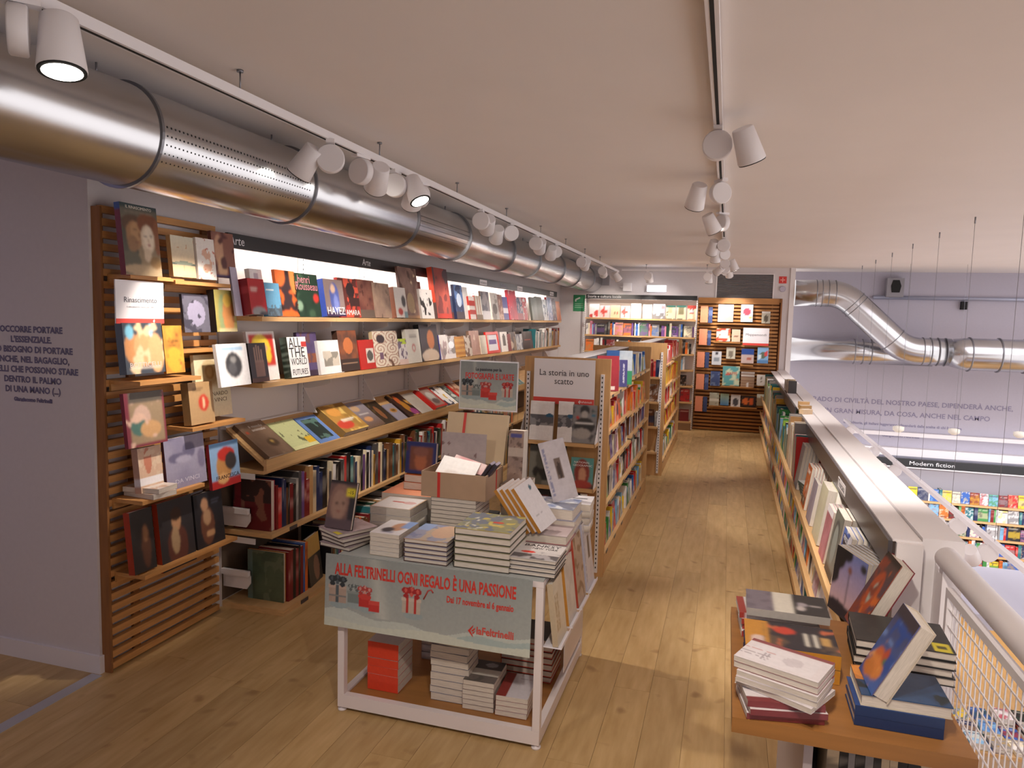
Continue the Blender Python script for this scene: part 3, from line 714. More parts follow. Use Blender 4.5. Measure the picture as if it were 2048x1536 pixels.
LT = [  # y, head offset, aim, power, ang
 (1.4314, (.055, .07), (-1.30, 1.25, 0), 5, 60, 'nearest white spotlight on the left rail, above the slatted panel'),
 (2.9049, (-.10, -.03), (-2.70, 2.92, 1.32), 56, 50, 'white spotlight with its round gear case on the left rail, right of the first hanger'),
 (3.1828, (.04, .10), (-2.62, 4.3, 1.2), 46, 64, 'white spotlight with its lens glowing towards the camera, left rail'),
 (3.5525, (.09, .06), (-.6, 3.3, .4), 42, 60, 'white spotlight on the left rail aimed into the aisle'),
 (3.8903, (-.01, -.09), (-2.5, 4.9, 1.0), 34, 60, 'white spotlight hidden under its round case, left rail before the gap'),
 (4.9406, (.02, .10), (-2.6, 6.6, 1.3), 34, 60, 'first white spotlight past the gap on the left rail'),
 (5.6828, (-.10, -.05), (-2.6, 6.9, 1.2), 34, 60, 'second white spotlight past the gap on the left rail'),
 (6.4778, (.02, .09), (-2.5, 8.3, 1.2), 34, 60, 'third white spotlight past the gap on the left rail'),
 (7.2795, (-.03, -.07), (-2.5, 8.8, 1.1), 30, 60, 'fourth white spotlight past the gap on the left rail'),
 (8.6175, (.04, .08), (-2.5, 10.0, 1.2), 30, 60, 'fifth white spotlight past the gap on the left rail'),
 (10.1253, (.0, .08), (-1.9, 11.7, 1.5), 30, 60, 'sixth white spotlight past the gap on the left rail'),
 (11.1848, (.05, -.05), (-1.2, 11.7, 1.5), 30, 60, 'last white spotlight at the far end of the left rail')]
for k_, (y, sd, aim, pw, an, lb) in enumerate(LT): spot(TXL, y, TZL, aim, sd, lb, 'spotlights on the left rail', pw, ang=an, discaz=[-.75, .5, -.2, .1, -.5, .2, .6, 0, .4, 0, 0, 0][k_])
TXR = -.085
track('light_track', 'white track light rail with a dark groove down the middle of the ceiling', (TXR, .3), (TXR, 11.2), .004, SLOT, [])
RT = [(3.246, (.12, -.05), (.62, 3.85, .85), 90, 'largest nearest spotlight on the middle ceiling rail, aimed right', 0),
 (4.415, (-.13, .0), (-.72, 5.6, .6), 44, 'second spotlight on the middle rail, hanging left of its case', .5),
 (5.719, (-.08, -.09), (.6, 6.3, .9), 60, 'third spotlight on the middle rail, tilted left', -.8),
 (7.347, (-.10, .04), (-.65, 8.6, .7), 40, 'fourth spotlight on the middle rail, tilted left', 0), (8.296, (-.09, .0), (-.3, 9.3, 0), 40, 'fifth spotlight on the middle rail', .4),
 (9.608, (.10, .03), (.62, 9.9, .9), 50, 'sixth spotlight on the middle rail, tilted right', 0), (10.6, (-.08, .0), (-1.4, 11.8, 1.5), 36, 'seventh spotlight on the middle rail', 0),
 (11.05, (.05, .0), (0.1, 11.8, 1.6), 40, 'last spotlight at the far end of the middle rail', 0)]
for y, sd, aim, pw, lb, az in RT: spot(TXR, y, 2.522, aim, sd, lb, 'spotlights on the middle rail', pw, discaz=az, col=NEUT)
# spots of the same rails nearer than the camera
for (x, y, aim, pw) in ((TXL, .55, (-1.1, 2.9, .6), 22), (TXR, 1.0, (.4, 2.9, .6), 26), (TXR, .6, (-.3, 3.0, 0), 44)):
    spot(x, y, TZL if x == TXL else 2.522, aim, (.05, .08), 'white spotlight on its rail outside the view, %s' % {.9: 'second on the left rail', .55: 'first on the left rail', 1.0: 'second on the middle rail', .6: 'first on the middle rail'}[y], None, pw)
track('light_track', 'short white track rail near the far wall across the ceiling', (-1.62, 11.25), (-.2, 11.25), .072, SLOT, [(-1.25, 11.25), (-.35, 11.25)])
for x_, lb in ((-1.22, 'left spotlight on the short far rail'), (-.34, 'right spotlight on the short far rail')):
    spot(x_, 11.25, TZL, (x_, 11.7, 1.4), (.02, .08), lb, 'spotlights on the far rail', 22)
# pendant rail over the open hall
ht = thing('light_track', 'white track rail hung on long wires over the open hall', 'track light rail')
HZ = .30; HXX = 1.77
bx('rail', HXX-.02, HXX+.02, 2.2, 11.9, HZ-.035, HZ, WHITE, ht)
bx('rail_groove', HXX-.006, HXX+.006, 2.2, 11.9, HZ-.0365, HZ-.035, SLOT, ht)
for k_ in range(10):
    y_ = 11.3-.98*k_
    MB().tube([(HXX, y_, HZ-.001), (HXX, y_, CZ-.001)], .0016, 5).tube([(HXX, y_, CZ-.05), (HXX, y_, CZ-.0005)], .006, 8).build('suspension_wire', RINGM, ht)
for y_, sd, lb, pw in ((11.3779, (-.10, .0), 'farthest lit spotlight on the hanging hall rail', 16), (9.561, (-.08, -.05), 'spotlight on the hanging hall rail, second from the far end', 12), (8.4015, (-.10, .05), 'spotlight on the hanging hall rail, third from the far end', 12),
                   (6.2048, (-.12, .0), 'large spotlight on the hanging hall rail beside the parapet', 12), (5.5294, (-.11, -.04), 'nearest large spotlight on the hanging hall rail', 12)):
    spot(HXX, y_, HZ-.036, (HXX+1.0, y_+2.2, -2.0), sd, lb, 'spotlights on the hall rail', pw, col=NEUT)
for k_ in range(4):
    p_ = [(2.3, 10.9), (3.0, 11.0), (3.8, 11.1), (4.5, 11.0)][k_]
    c_ = thing('pendant_lamp', 'small round pale pendant lamp in the hall, %s from the left' % nth(k_+1), 'lamp', (p_[0], p_[1], .33), 0, 'pendant lamps in the hall')
    MB().tube([(0, 0, -.055), (0, 0, -.03), (0, 0, .02), (0, 0, .03)], [.03, .07, .07, .03], 18).build('shade', mat('pendant_shade', 'ded8cc', .5, emit=.25), c_)
    MB().tube([(0, 0, .03), (0, 0, CZ-.331)], .0015, 5).build('cord', RINGM, c_)

# ------------------------------------------------------------------ books: left wall display shelves
random.seed(1)
def face_row(items, xf, z, group, where, lean=.16):
    """items: (y0, y1, h, thick, back offset, front, spine, text or None, label)"""
    for it in items:
        y0, y1, h, t, off, fr, sp_, tx, lb = it
        w = y1-y0
        book(m_face(xf-off-.02, y0, z+t*math.sin(lean)+.0005, PI/2, lean), w, h, t, fr, sp_, lb + ' ' + where, group, text=tx, res=.0065, hard=t > .02)
SH1 = [
 (3.259, 3.313, 0.26, 0.012, 0.05, 'b4aec4', '8c88a0', None, 'plain lavender grey book'),
 (3.321, 3.462, 0.195, 0.075, 0.0, 'b2262e; r .1 .72 .55 .74 e8d8d0; r .1 .66 .5 .68 e8d8d0; e .5 .06 .42 .16 9a9a9e; e .8 .0 .3 .1 4a4a55', '8c1a22; r 0 .6 1 .8 a8343a', None, 'thick bright red guide with a small grey arena picture'),
 (3.466, 3.603, 0.187, 0.03, 0.0, '6aa6cc; r 0 0 1 .22 4e5a66; n 9 .55 5f7688; r 0 .34 1 1 6aa6cc; r .06 .78 .6 .8 e8f0f4; r .06 .72 .5 .74 e8f0f4', '5a94bc', None, 'light blue guide with a dark city skyline'),
 (3.453, 3.564, 0.263, 0.03, 0.075, 'e9e7ea; r .3 .3 .7 .9 b9b2c0', 'd6d6da; v 3 8899aa', None, 'tall white book standing behind the blue guide'),
 (3.579, 3.775, 0.269, 0.02, 0.0, '2a2024; e .5 .5 .34 .42 3a2b30; n 5 .66 e86a2c; e .2 .9 .3 .25 e8743a; e .9 .9 .2 .4 e88a4a; e .5 .02 .5 .12 e86a2c', 'd86a34', None, 'black and orange bullfighter-like patterned art book'),
 (3.764, 4.019, 0.263, 0.02, 0.0, '1f3a2c; n 4 .6 3c5a44; n 6 .68 162a20; e .84 .44 .12 .1 d23a34; e .1 .25 .14 .12 88a890', '1a2f24', [('henri', 0.07, 'd88a9a', 0.4, 0.86, 0.5), ('Rousseau', 0.07, 'd88a9a', 0.5, 0.7, 0.9)], 'dark green book with pink title and red sticker'),
 (4.084, 4.323, 0.241, 0.055, 0.0, '8c7a78; e .5 .5 .25 .42 4f5fa8; e .45 .75 .12 .12 d8b8a0; r 0 0 1 .12 3a2a4c; e .55 .35 .12 .25 7a88cc', '2c4aa8; v 3 22408c', [('HAYEZ', 0.07, 'f4f0f0', 0.5, 0.14, 0.9)], 'thick blue book with a figure in blue dress'),
 (4.258, 4.529, 0.265, 0.02, 0.0, '5c2a26; n 4 .5 a82c28; n 7 .62 c8503c; e .6 .7 .2 .2 2a1c20; r .5 .3 1 .5 3a2020', 'a02a28', [('TAMARA', 0.05, 'f0eaea', 0.55, 0.12, 0.8)], 'red and black book with white lettering at its foot'),
 (4.515, 4.785, 0.269, 0.02, 0.004, '6c3a34; m 4 8c5a4c; n 6 .7 5a3028; r 0 0 1 .2 6a5a50', '4a2a26', None, 'dark reddish brown art book'),
 (4.746, 5.014, 0.257, 0.03, 0.0, 'a88c7c; m 4 8c7468; n 5 .68 6a584e; m 3 b89c88', '9a8070', None, 'thick beige brown art book'),
 (5.092, 5.301, 0.238, 0.045, 0.0, 'ece6e0; e .4 .2 .2 .12 c2443a; e .75 .55 .18 .2 4a4a50; r .7 0 1 .2 88a8b0', '8c5c4c; v 2 6c4438', None, 'thick white book with small red and black figures'),
 (5.255, 5.608, 0.414, 0.02, 0.02, '7a5c54; m 5 9c7c70; n 5 .64 5a4038; n 6 .75 d8c0a0; e .5 .3 .2 .2 b89c78; r 0 0 1 .06 b08868', '5c3c34', None, 'very tall brown painting monograph rising above the header'),
 (5.577, 5.846, 0.249, 0.02, 0.0, 'ebe7e6; n 7 .62 2a2a2c; r 0 0 1 .12 ebe7e6; r 0 .88 1 1 ebe7e6', 'dad6d4', None, 'white book with dancing black silhouettes'),
 (5.587, 5.757, 0.315, 0.02, 0.06, '4e2c28', '3c201c', None, 'dark brown book behind the white silhouettes book'),
 (5.913, 6.262, 0.453, 0.05, 0.0, '9c4440; m 4 b4584c; n 4 .58 7a3c3c; n 3 .66 5a4850; r 0 0 1 .1 b83c30', 'd44a30; r 0 0 1 .3 5a4a4c; e .5 .7 .5 .12 e86a4c', None, 'huge red and orange monograph rising above the header'),
 (6.262, 6.484, 0.218, 0.02, 0.03, '48506a; n 4 .6 8ca0c8; r 0 0 1 .3 6a4038', '343a50', None, 'small dark book with blue reflections'),  # blue reflections are put into the cover colour
 (6.391, 6.607, 0.327, 0.03, 0.0, '2c3c64; n 4 .55 5a7ab0; e .5 .55 .3 .2 c8d8f0; r 0 0 1 .2 4a3c44', '222c4c', None, 'tall glossy navy book'),
 (6.607, 6.808, 0.318, 0.02, 0.02, 'e8e6e4', 'dcdad8', None, 'tall white book beside the navy one'),
 (6.764, 6.928, 0.23, 0.02, 0.0, 'e8dcd8; r 0 .2 1 .4 c03028; r 0 .6 1 .8 c03028', 'b83028; r 0 .4 1 .6 e8e0d8', None, 'slim white and red book'),
 (6.943, 7.146, 0.242, 0.02, 0.0, 'ece8e0; v 3 c8a890; r 0 0 1 .2 8c7860', 'b83028', None, 'red spined cream book'),
 (7.146, 7.412, 0.298, 0.02, 0.0, '8a8488; n 5 .55 5c5a64; r 0 0 1 .3 c8c4c8', '5c4438', None, 'grey brown photo book'),
 (7.463, 7.714, 0.294, 0.02, 0.0, 'b8b2ae; n 4 .6 8c847c; e .5 .4 .3 .2 5a5048', 'd8d4d0', None, 'pale grey book with a dark figure'),
 (7.696, 7.884, 0.285, 0.02, 0.0, '7a544c; n 5 .6 b09080', '5c3c34', None, 'slim brown patterned book'),
 (7.884, 8.08, 0.264, 0.02, 0.0, '4a4a84; r 0 .3 1 .5 c8c4d0', '34346a', None, 'slim violet blue book'),
 (8.12, 8.457, 0.351, 0.03, 0.0, 'c83048; m 4 a82840; n 6 .72 e8c8c8', 'a82438', None, 'tall crimson book rising over its neighbours'),
 (8.457, 8.704, 0.284, 0.02, 0.0, 'c8a8b0; n 6 .5 3c4a6a; r 0 0 1 .3 a83c48', '8c2838', None, 'patchwork pink and blue book'),
 (8.681, 8.916, 0.286, 0.02, 0.0, 'c83440; n 6 .6 e8dcd8', '8c2830', None, 'red book with white blots'),
 (9.138, 9.423, 0.302, 0.03, 0.0, '5c605c; m 4 6c706a', '4a4e4a', None, 'grey green hardcover'),
 (9.423, 9.726, 0.319, 0.03, 0.0, '54564f; m 4 444640', '3c3e3a', None, 'second grey green hardcover'),
 (9.726, 10.016, 0.294, 0.02, 0.0, 'd8dce0; n 6 .55 5c6c84', '2c3c44', None, 'pale book with slate figures'),
 (10.016, 10.292, 0.331, 0.03, 0.0, '8c9cc0; n 6 .55 dcdcec', '8c2830', None, 'dark red spined blue book'),
 (10.292, 10.55, 0.326, 0.02, 0.0, 'a8a4a8; n 5 .5 5a4c60', '444a70', None, 'slim mottled violet book'),
 (10.55, 10.82, 0.289, 0.02, 0.0, 'd87838; m 4 b85c28', 'c06830', None, 'small orange book at the far end'),
]
W1 = 'on the top left wall shelf'
face_row(SH1, -2.43, S1, 'art books facing out on the top left shelf', W1)
SH2 = [
 (3.072, 3.313, 0.222, 0.02, 0.0, 'efeff2; r .15 .84 .85 .93 9cc0e0; e .5 .5 .27 .3 3a3a3e; e .5 .62 .1 .08 8c8c8c; e .45 .42 .14 .14 55555a', 'd8d8dc', None, 'white book with a dark oval portrait'),
 (3.326, 3.478, 0.216, 0.045, 0.0, '38323a; r .3 .15 .8 .55 8c6c64; r .3 .5 .38 .88 9a7c70; r .42 .5 .5 .95 9a7c70; r .54 .5 .62 .92 9a7c70; r .66 .5 .74 .82 9a7c70; r 0 0 1 .1 5a3c38', '1c1a1e; r .3 .5 .7 .9 c8c0c0', None, 'black book with a raised open hand'),
 (3.391, 3.646, 0.281, 0.02, 0.05, 'f0eeee; r .06 .28 .94 .95 d0382c; e .46 .64 .34 .3 ecd03c; e .52 .55 .2 .2 e0a890; e .7 .5 .1 .14 ecd03c', 'c8c4cc; r 0 .3 1 .5 3c3c4a', None, 'white book with a yellow and red pop colour picture'),
 (3.691, 3.888, 0.242, 0.05, 0.0, 'f0f0f2; r .72 .75 1 .88 c83c38', '24342c; n 5 .6 6a7c74', [('ALL', 0.085, '18181c', 0.38, 0.85, 0.62), ('THE', 0.085, '18181c', 0.45, 0.6, 0.8), ('WORLD', 0.06, '18181c', 0.5, 0.38, 0.85), ('FUTURES', 0.05, '18181c', 0.5, 0.12, 0.8)], 'white book with huge black capitals'),
 (3.828, 4.044, 0.273, 0.02, 0.02, '4a3a64; m 3 5a4a78; r 0 .3 1 .52 8c5038; n 5 .66 6c4a50; r 0 0 1 .12 3a2840', '342848', None, 'purple and rust painting book'),
 (4.014, 4.3, 0.218, 0.02, 0.0, 'eeecee; r .2 .24 .82 .66 8c8880; n 5 .5 c8c0b4; r 0 0 1 .22 eeecee; r 0 .68 1 1 eeecee; r 0 0 .18 1 eeecee; r .84 0 1 1 eeecee', 'dcdade', None, 'white book with a square grey sculpture photo'),
 (4.268, 4.52, 0.277, 0.04, 0.0, '5c3c30; m 4 8c5034; e .5 .62 .26 .2 c07040; r 0 0 1 .3 3a2c28; r .1 .17 .9 .21 a08068', '3c2820', None, 'tall brown painting book'),
 (4.535, 4.784, 0.21, 0.02, 0.0, 'c02a24; r .4 .2 .85 .7 dcd4cc; e .62 .45 .18 .18 5a5854; r .2 .85 .8 .87 f0d8d0', 'a02420', None, 'bright red book with a grey inset picture'),
 (4.761, 5.165, 0.268, 0.03, 0.0, 'ece2d2; w 1 b8907c; e .3 .78 .16 .12 3c3038; n 5 .72 6c4c3c; r .2 .2 .34 .4 7a5c74', 'b8a484', None, 'cream book covered with brown spirals'),
 (5.165, 5.332, 0.205, 0.02, 0.0, 'ece6e6; r .05 .78 .95 1 c8e03c; n 6 .55 7a6c84; r 0 0 1 .2 e8d0c8', '7c1c28', None, 'small white book with a lime green sticker'),
 (5.322, 5.59, 0.278, 0.03, 0.0, 'eceae0; e .5 .45 .13 .12 d06a64; e .5 .45 .08 .07 eceae0; r .25 .76 .8 .79 a8a49c; r .25 .82 .8 .85 a8a49c', 'e4e0d4', None, 'ivory book with a small red ring'),
 (5.601, 5.987, 0.314, 0.05, 0.0, '3c3a42; m 3 4a4650; e .58 .58 .2 .26 c87c50; e .5 .12 .46 .2 d8c4b0; e .2 .14 .2 .1 d8c8b8', '2c2c30', None, 'thick dark portrait book with a white ruff collar'),
 (6.011, 6.218, 0.223, 0.02, 0.0, 'dcd8d8; n 4 .6 a89498; e .5 .3 .2 .14 8c8488', '3c3c9c', None, 'white drawing book with a violet blue spine'),
 (6.218, 6.464, 0.21, 0.02, 0.0, 'c8c6cc; n 4 .56 8c8484; e .3 .6 .3 .16 f0f4ff; r 0 0 1 .2 dcd8dc', 'a8a4b0', None, 'shiny wrapped white and grey book'),
 (6.384, 6.643, 0.198, 0.035, 0.0, 'c88838; m 4 b07430; s 4 d09c50', '6c4428', None, 'mustard orange book with lined front'),
 (6.643, 6.846, 0.208, 0.02, 0.0, 'd8ccc0; n 6 .5 7c5c48', '8c6c54', None, 'cream and brown striped book'),
 (6.831, 7.123, 0.25, 0.03, 0.01, 'd0a89c; m 4 c09484; n 4 .7 f0d8c8', '8c7060', None, 'pale pink brown book'),
 (7.123, 7.405, 0.2, 0.03, 0.0, 'e2ddd0; m 4 d4ccbc', 'dcd6c4', None, 'plain cream book'),
 (7.726, 7.838, 0.236, 0.02, 0.03, 'd8606c; n 5 .6 e8a8a8', 'a83c48', None, 'pink red slim book behind the red frame'),
 (7.819, 8.093, 0.229, 0.02, 0.0, 'e0dcda; r .3 .3 .7 .8 5c5858; r .4 .7 .6 .9 5c5858', '8c848c', None, 'white book with a dark tower'),
 (8.073, 8.215, 0.203, 0.02, 0.0, '7c2830', '642028', None, 'slim maroon book'),
 (8.174, 8.471, 0.224, 0.02, 0.01, '4a4448; n 4 .5 8c7c6c; e .3 .3 .3 .2 c8b8a8', '2c2828', None, 'dark photo book with pale figures'),
 (8.471, 8.719, 0.196, 0.02, 0.0, 'd8dce0; n 5 .5 6c7484', 'b8b8c0', None, 'white book with slate smudges'),
 (8.719, 9.204, 0.223, 0.03, 0.0, '2a282c; n 6 .64 4a4448; r .2 .5 .8 .54 a84c40', '1c1a1e', None, 'black book with red lettering line'),
]
W2 = 'on the second left wall shelf'
face_row(SH2, -2.43, S2, 'art books facing out on the second left shelf', W2)
# spines at the far end of the second shelf
def place_px(xf, z):        # shelf facing +X
    def f(s, w, t, face): return m_face(xf, s, z+.0015, PI/2, .1) if face else m_spine(xf, s+t, z+.0005, PI)
    return f
def place_mx(xf, z, pre=None):        # shelf facing -X
    def f(s, w, t, face):
        M = m_face(xf, s+w, z+.0015, -PI/2, .1) if face else m_spine(xf, s, z+.0005, 0)
        return pre @ M if pre else M
    return f
def place_my(yf, z):        # shelf facing -Y
    def f(s, w, t, face): return m_face(s, yf, z+.0015, 0, .1) if face else m_spine(s+t, yf, z+.0005, PI/2)
    return f
rg = random.Random(11)
ya = 9.2556
row((ya, 10.68), place_px(-2.445, S2), S2, ['mustard', 'white', 'brown', 'dark red', 'white', 'black', 'white', 'teal', 'white', 'dark grey', 'dark red', 'grey'], (.19, .26), (.02, .04), .17, 'spines at the far end of the second left shelf', 'at the far end of the second left wall shelf', rg)
# red picture frame standing on the second shelf
rf_ = thing('picture_frame', 'small red picture frame jutting out from the second left wall shelf', 'frame', (0, 0, 0))
fy0, fy1 = 7.3154, 7.7436
M_ = m_face(-2.44, fy0, S2+.004, PI/2, .2)
w_ = fy1-fy0; h_ = .235
q = MB().box(0, w_, 0, .02, 0, .03).box(0, w_, 0, .02, h_-.03, h_).box(0, .035, 0, .02, .03, h_-.03).box(w_-.035, w_, 0, .02, .03, h_-.03).build('frame_border', mat('frame_red', 'd0281f', .3), rf_); q.matrix_world = M_
q = MB().box(.035, w_-.035, .008, .012, .03, h_-.03).build('picture', mat('frame_white', 'e6e6ee', .4), rf_); q.matrix_world = M_
q = MB().box(.08, w_-.08, .0072, .008, .10, .15).build('print_mark', txtmat('7a6aa0'), rf_); q.matrix_world = M_

# books lying on the sloped tray
TR = [
 (3.4143, 3.6546, 0.285, 0.03, '7c6656; m 3 8c7462; e .62 .35 .2 .12 5c4a3c; e .62 .38 .06 .04 c8a860; n 5 .72 a08874; e .14 .72 .05 .03 d85030', '6a5444', 'dusty brown animal world book with white title, leftmost on the tray'),
 (3.675, 3.941, 0.25, 0.022, 'c8d09c; n 9 .72 6a7050; r 0 0 1 .12 d8dca8; r .7 .12 1 .34 e8c03c', 'b8c08c; r .3 .1 .7 .4 8a5c3c', 'pale green dotted book with a yellow label on the tray'),
 (3.9641, 4.202, 0.25, 0.015, '6c90d0; r .16 .14 .84 .9 2c3c3c; n 5 .6 5a7c74; r 0 0 1 .12 6c90d0; r 0 .88 1 1 6c90d0; r 0 0 .14 1 6c90d0; r .86 0 1 1 6c90d0', '5a7cbc', 'blue bordered book with a dark sea picture on the tray'),
 (4.2277, 4.5513, 0.27, 0.055, '9c7a40; m 4 b88c48; e .35 .72 .24 .16 d89c50; e .3 .25 .3 .16 c84838; n 7 .72 e0c070; r .3 .4 .8 .44 f0ece0; r .3 .34 .7 .37 f0ece0', '8a6c38; v 2 6c5428', 'thick golden painting book on the tray'),
 (4.5586, 4.8369, 0.27, 0.03, '8c8484; g 9a98a8 6c5444; e .4 .75 .2 .12 c0a080; e .5 .3 .2 .1 c89468; r .3 .5 .8 .53 e8e4e0', '5c4c44', 'grey and brown landscape book on the tray'),
 (4.8532, 5.0741, 0.25, 0.015, '3c3228; e .5 .5 .16 .3 8c5c3c; n 5 .7 5c4c34', '2c241c', 'dark book with a small brown figure on the tray'),
 (5.0918, 5.2562, 0.19, 0.015, 'a09cac; e .5 .6 .32 .14 c08c3c; e .5 .6 .2 .06 6c4c24', '8c88a0', 'lavender grey book with an amber oval on the tray'),
 (5.275, 5.5104, 0.27, 0.025, '3a2420; e .4 .7 .16 .22 d86a34; e .5 .4 .2 .26 c88c34; e .7 .15 .24 .16 a8488c; n 5 .72 e8b060', '2c1c18', 'dark book with a flame coloured streak on the tray'),
 (5.5206, 5.7648, 0.25, 0.02, 'dcd8d0; m 4 cfcac0', 'b8b4ac', 'blank white book on the tray'),
 (5.8092, 6.0767, 0.26, 0.04, 'a88c84; f .12 c42c28; e .5 .55 .26 .22 c8c8c4; e .5 .3 .24 .14 6a5c5c', 'c42c28', 'red bordered grey picture book on the tray'),
 (6.101, 6.3667, 0.26, 0.02, 'e8e8ea; n 5 .6 3c3c50; n 7 .75 d8b040', 'c8c8d0', 'white book with black brush marks on the tray'),
 (6.3799, 6.5142, 0.25, 0.02, '8a9490; n 4 .55 343c3c; e .5 .4 .3 .1 c8d0cc', '4c5450', 'grey green book with black waves on the tray'),
 (6.5279, 6.7545, 0.26, 0.03, 'c8a890; n 5 .6 9c5c48; r 0 0 .1 1 c03028', 'c03028', 'beige book with a red edge on the tray'),
 (6.7692, 7.0112, 0.25, 0.03, '6c5c50; n 5 .6 4c3c34; r 0 .6 1 .8 8c7c70', '4c3c34', 'dark brown book behind the acrylic sign, on the tray'),
 (8.0956, 8.3884, 0.26, 0.02, 'c09088; n 4 .6 d8c0b8', 'a87870', 'rose beige book right of the acrylic sign, on the tray'),
 (8.4318, 8.701, 0.25, 0.02, '5c7c7c; n 4 .6 c8dcd8', '3c5c5c', 'teal book next to the white sign, on the tray'),
]
sl = math.atan2(TZ0-TZ1, TX1-TX0)
for y0, y1, h, t, fr, sp_, lb in TR:
    # cover up along the slope: local Z -> uphill (-X), normal up
    L_ = math.hypot(TX1-TX0, TZ0-TZ1)
    up = Vector((-math.cos(sl), 0, math.sin(sl))); nrm = Vector((math.sin(sl), 0, math.cos(sl)))
    R3 = Matrix((Vector((0, 1, 0)), -nrm, up)).transposed().to_4x4()
    o = Vector((TX1-.003, y0, TZ1-.004)) + nrm*(t+.001)
    R3.translation = o
    tx = None
    if 'animal world' in lb: tx = [('il mondo', .03, 'f0ece8', .6, .86, .5), ('animale', .03, 'f0ece8', .6, .76, .5)]
    book(R3, y1-y0, min(h, L_+.0), t, fr, sp_, lb, 'books lying on the sloped tray', text=tx, hard=True)
# stack on the tray near the gondola
# spines on the two lower shelves
rg = random.Random(21)
NEARP = ['dark grey', 'brown', 'teal', 'dark green', 'navy', 'dark red', 'black', 'teal', 'mustard', 'orange', 'black', 'brown', 'cream', 'navy', 'brown', 'beige', 'red', 'grey', 'dark green', 'purple', 'white', 'tan', 'dark grey', 'black', 'dark red']
book(m_face(-2.66, 3.425, .4605, 0, 0), .25, .29, .035, '6c2228; r 0 .55 1 1 3c2c2c; n 4 .62 8c5c4c; r .04 .1 .2 .9 7c2430', 'a02c3c', 'dark red book on end facing the camera, first on the spine shelf', 'tall books on the left spine shelf', hard=True, text=[])
row((3.465, 8.2), place_px(-2.405, .46), .46, NEARP, (.22, .305), (.014, .038), .22, 'spines on the lower left wall shelf', 'from the near end of the lower left wall shelf', rg, fine=False, start=2)
book(m_face(-2.60, 3.47, .0355, 0, 0), .24, .29, .02, '4c5a48; m 3 5c6a54; n 4 .7 6a7460; r 0 0 .14 1 6c8078', 'c08434', 'green grey art book on end facing the camera, first on the base shelf', 'tall books on the left base shelf', hard=True)
row((3.495, 3.70), place_px(-2.345, .035), .035, ['orange', 'grey', 'black', 'dark red', 'blue', 'dark red'], (.28, .30), (.018, .03), .24, 'spines on the left base shelf', 'from the near end of the left base shelf', rg, start=2)
book(m_face(-2.34, 3.72, .038, PI/2+.18, .12), .2, .295, .02, '3c3c38; r 0 .6 1 1 c09c58; e .6 .3 .22 .26 8c6c5c', '3c342c', 'dark portrait book with a gold top band facing out on the base shelf', None)
row((3.96, 8.2), place_px(-2.345, .035), .035, NEARP, (.24, .33), (.016, .04), .24, 'far spines on the left base shelf', 'past the gold banded book on the base shelf', rg)

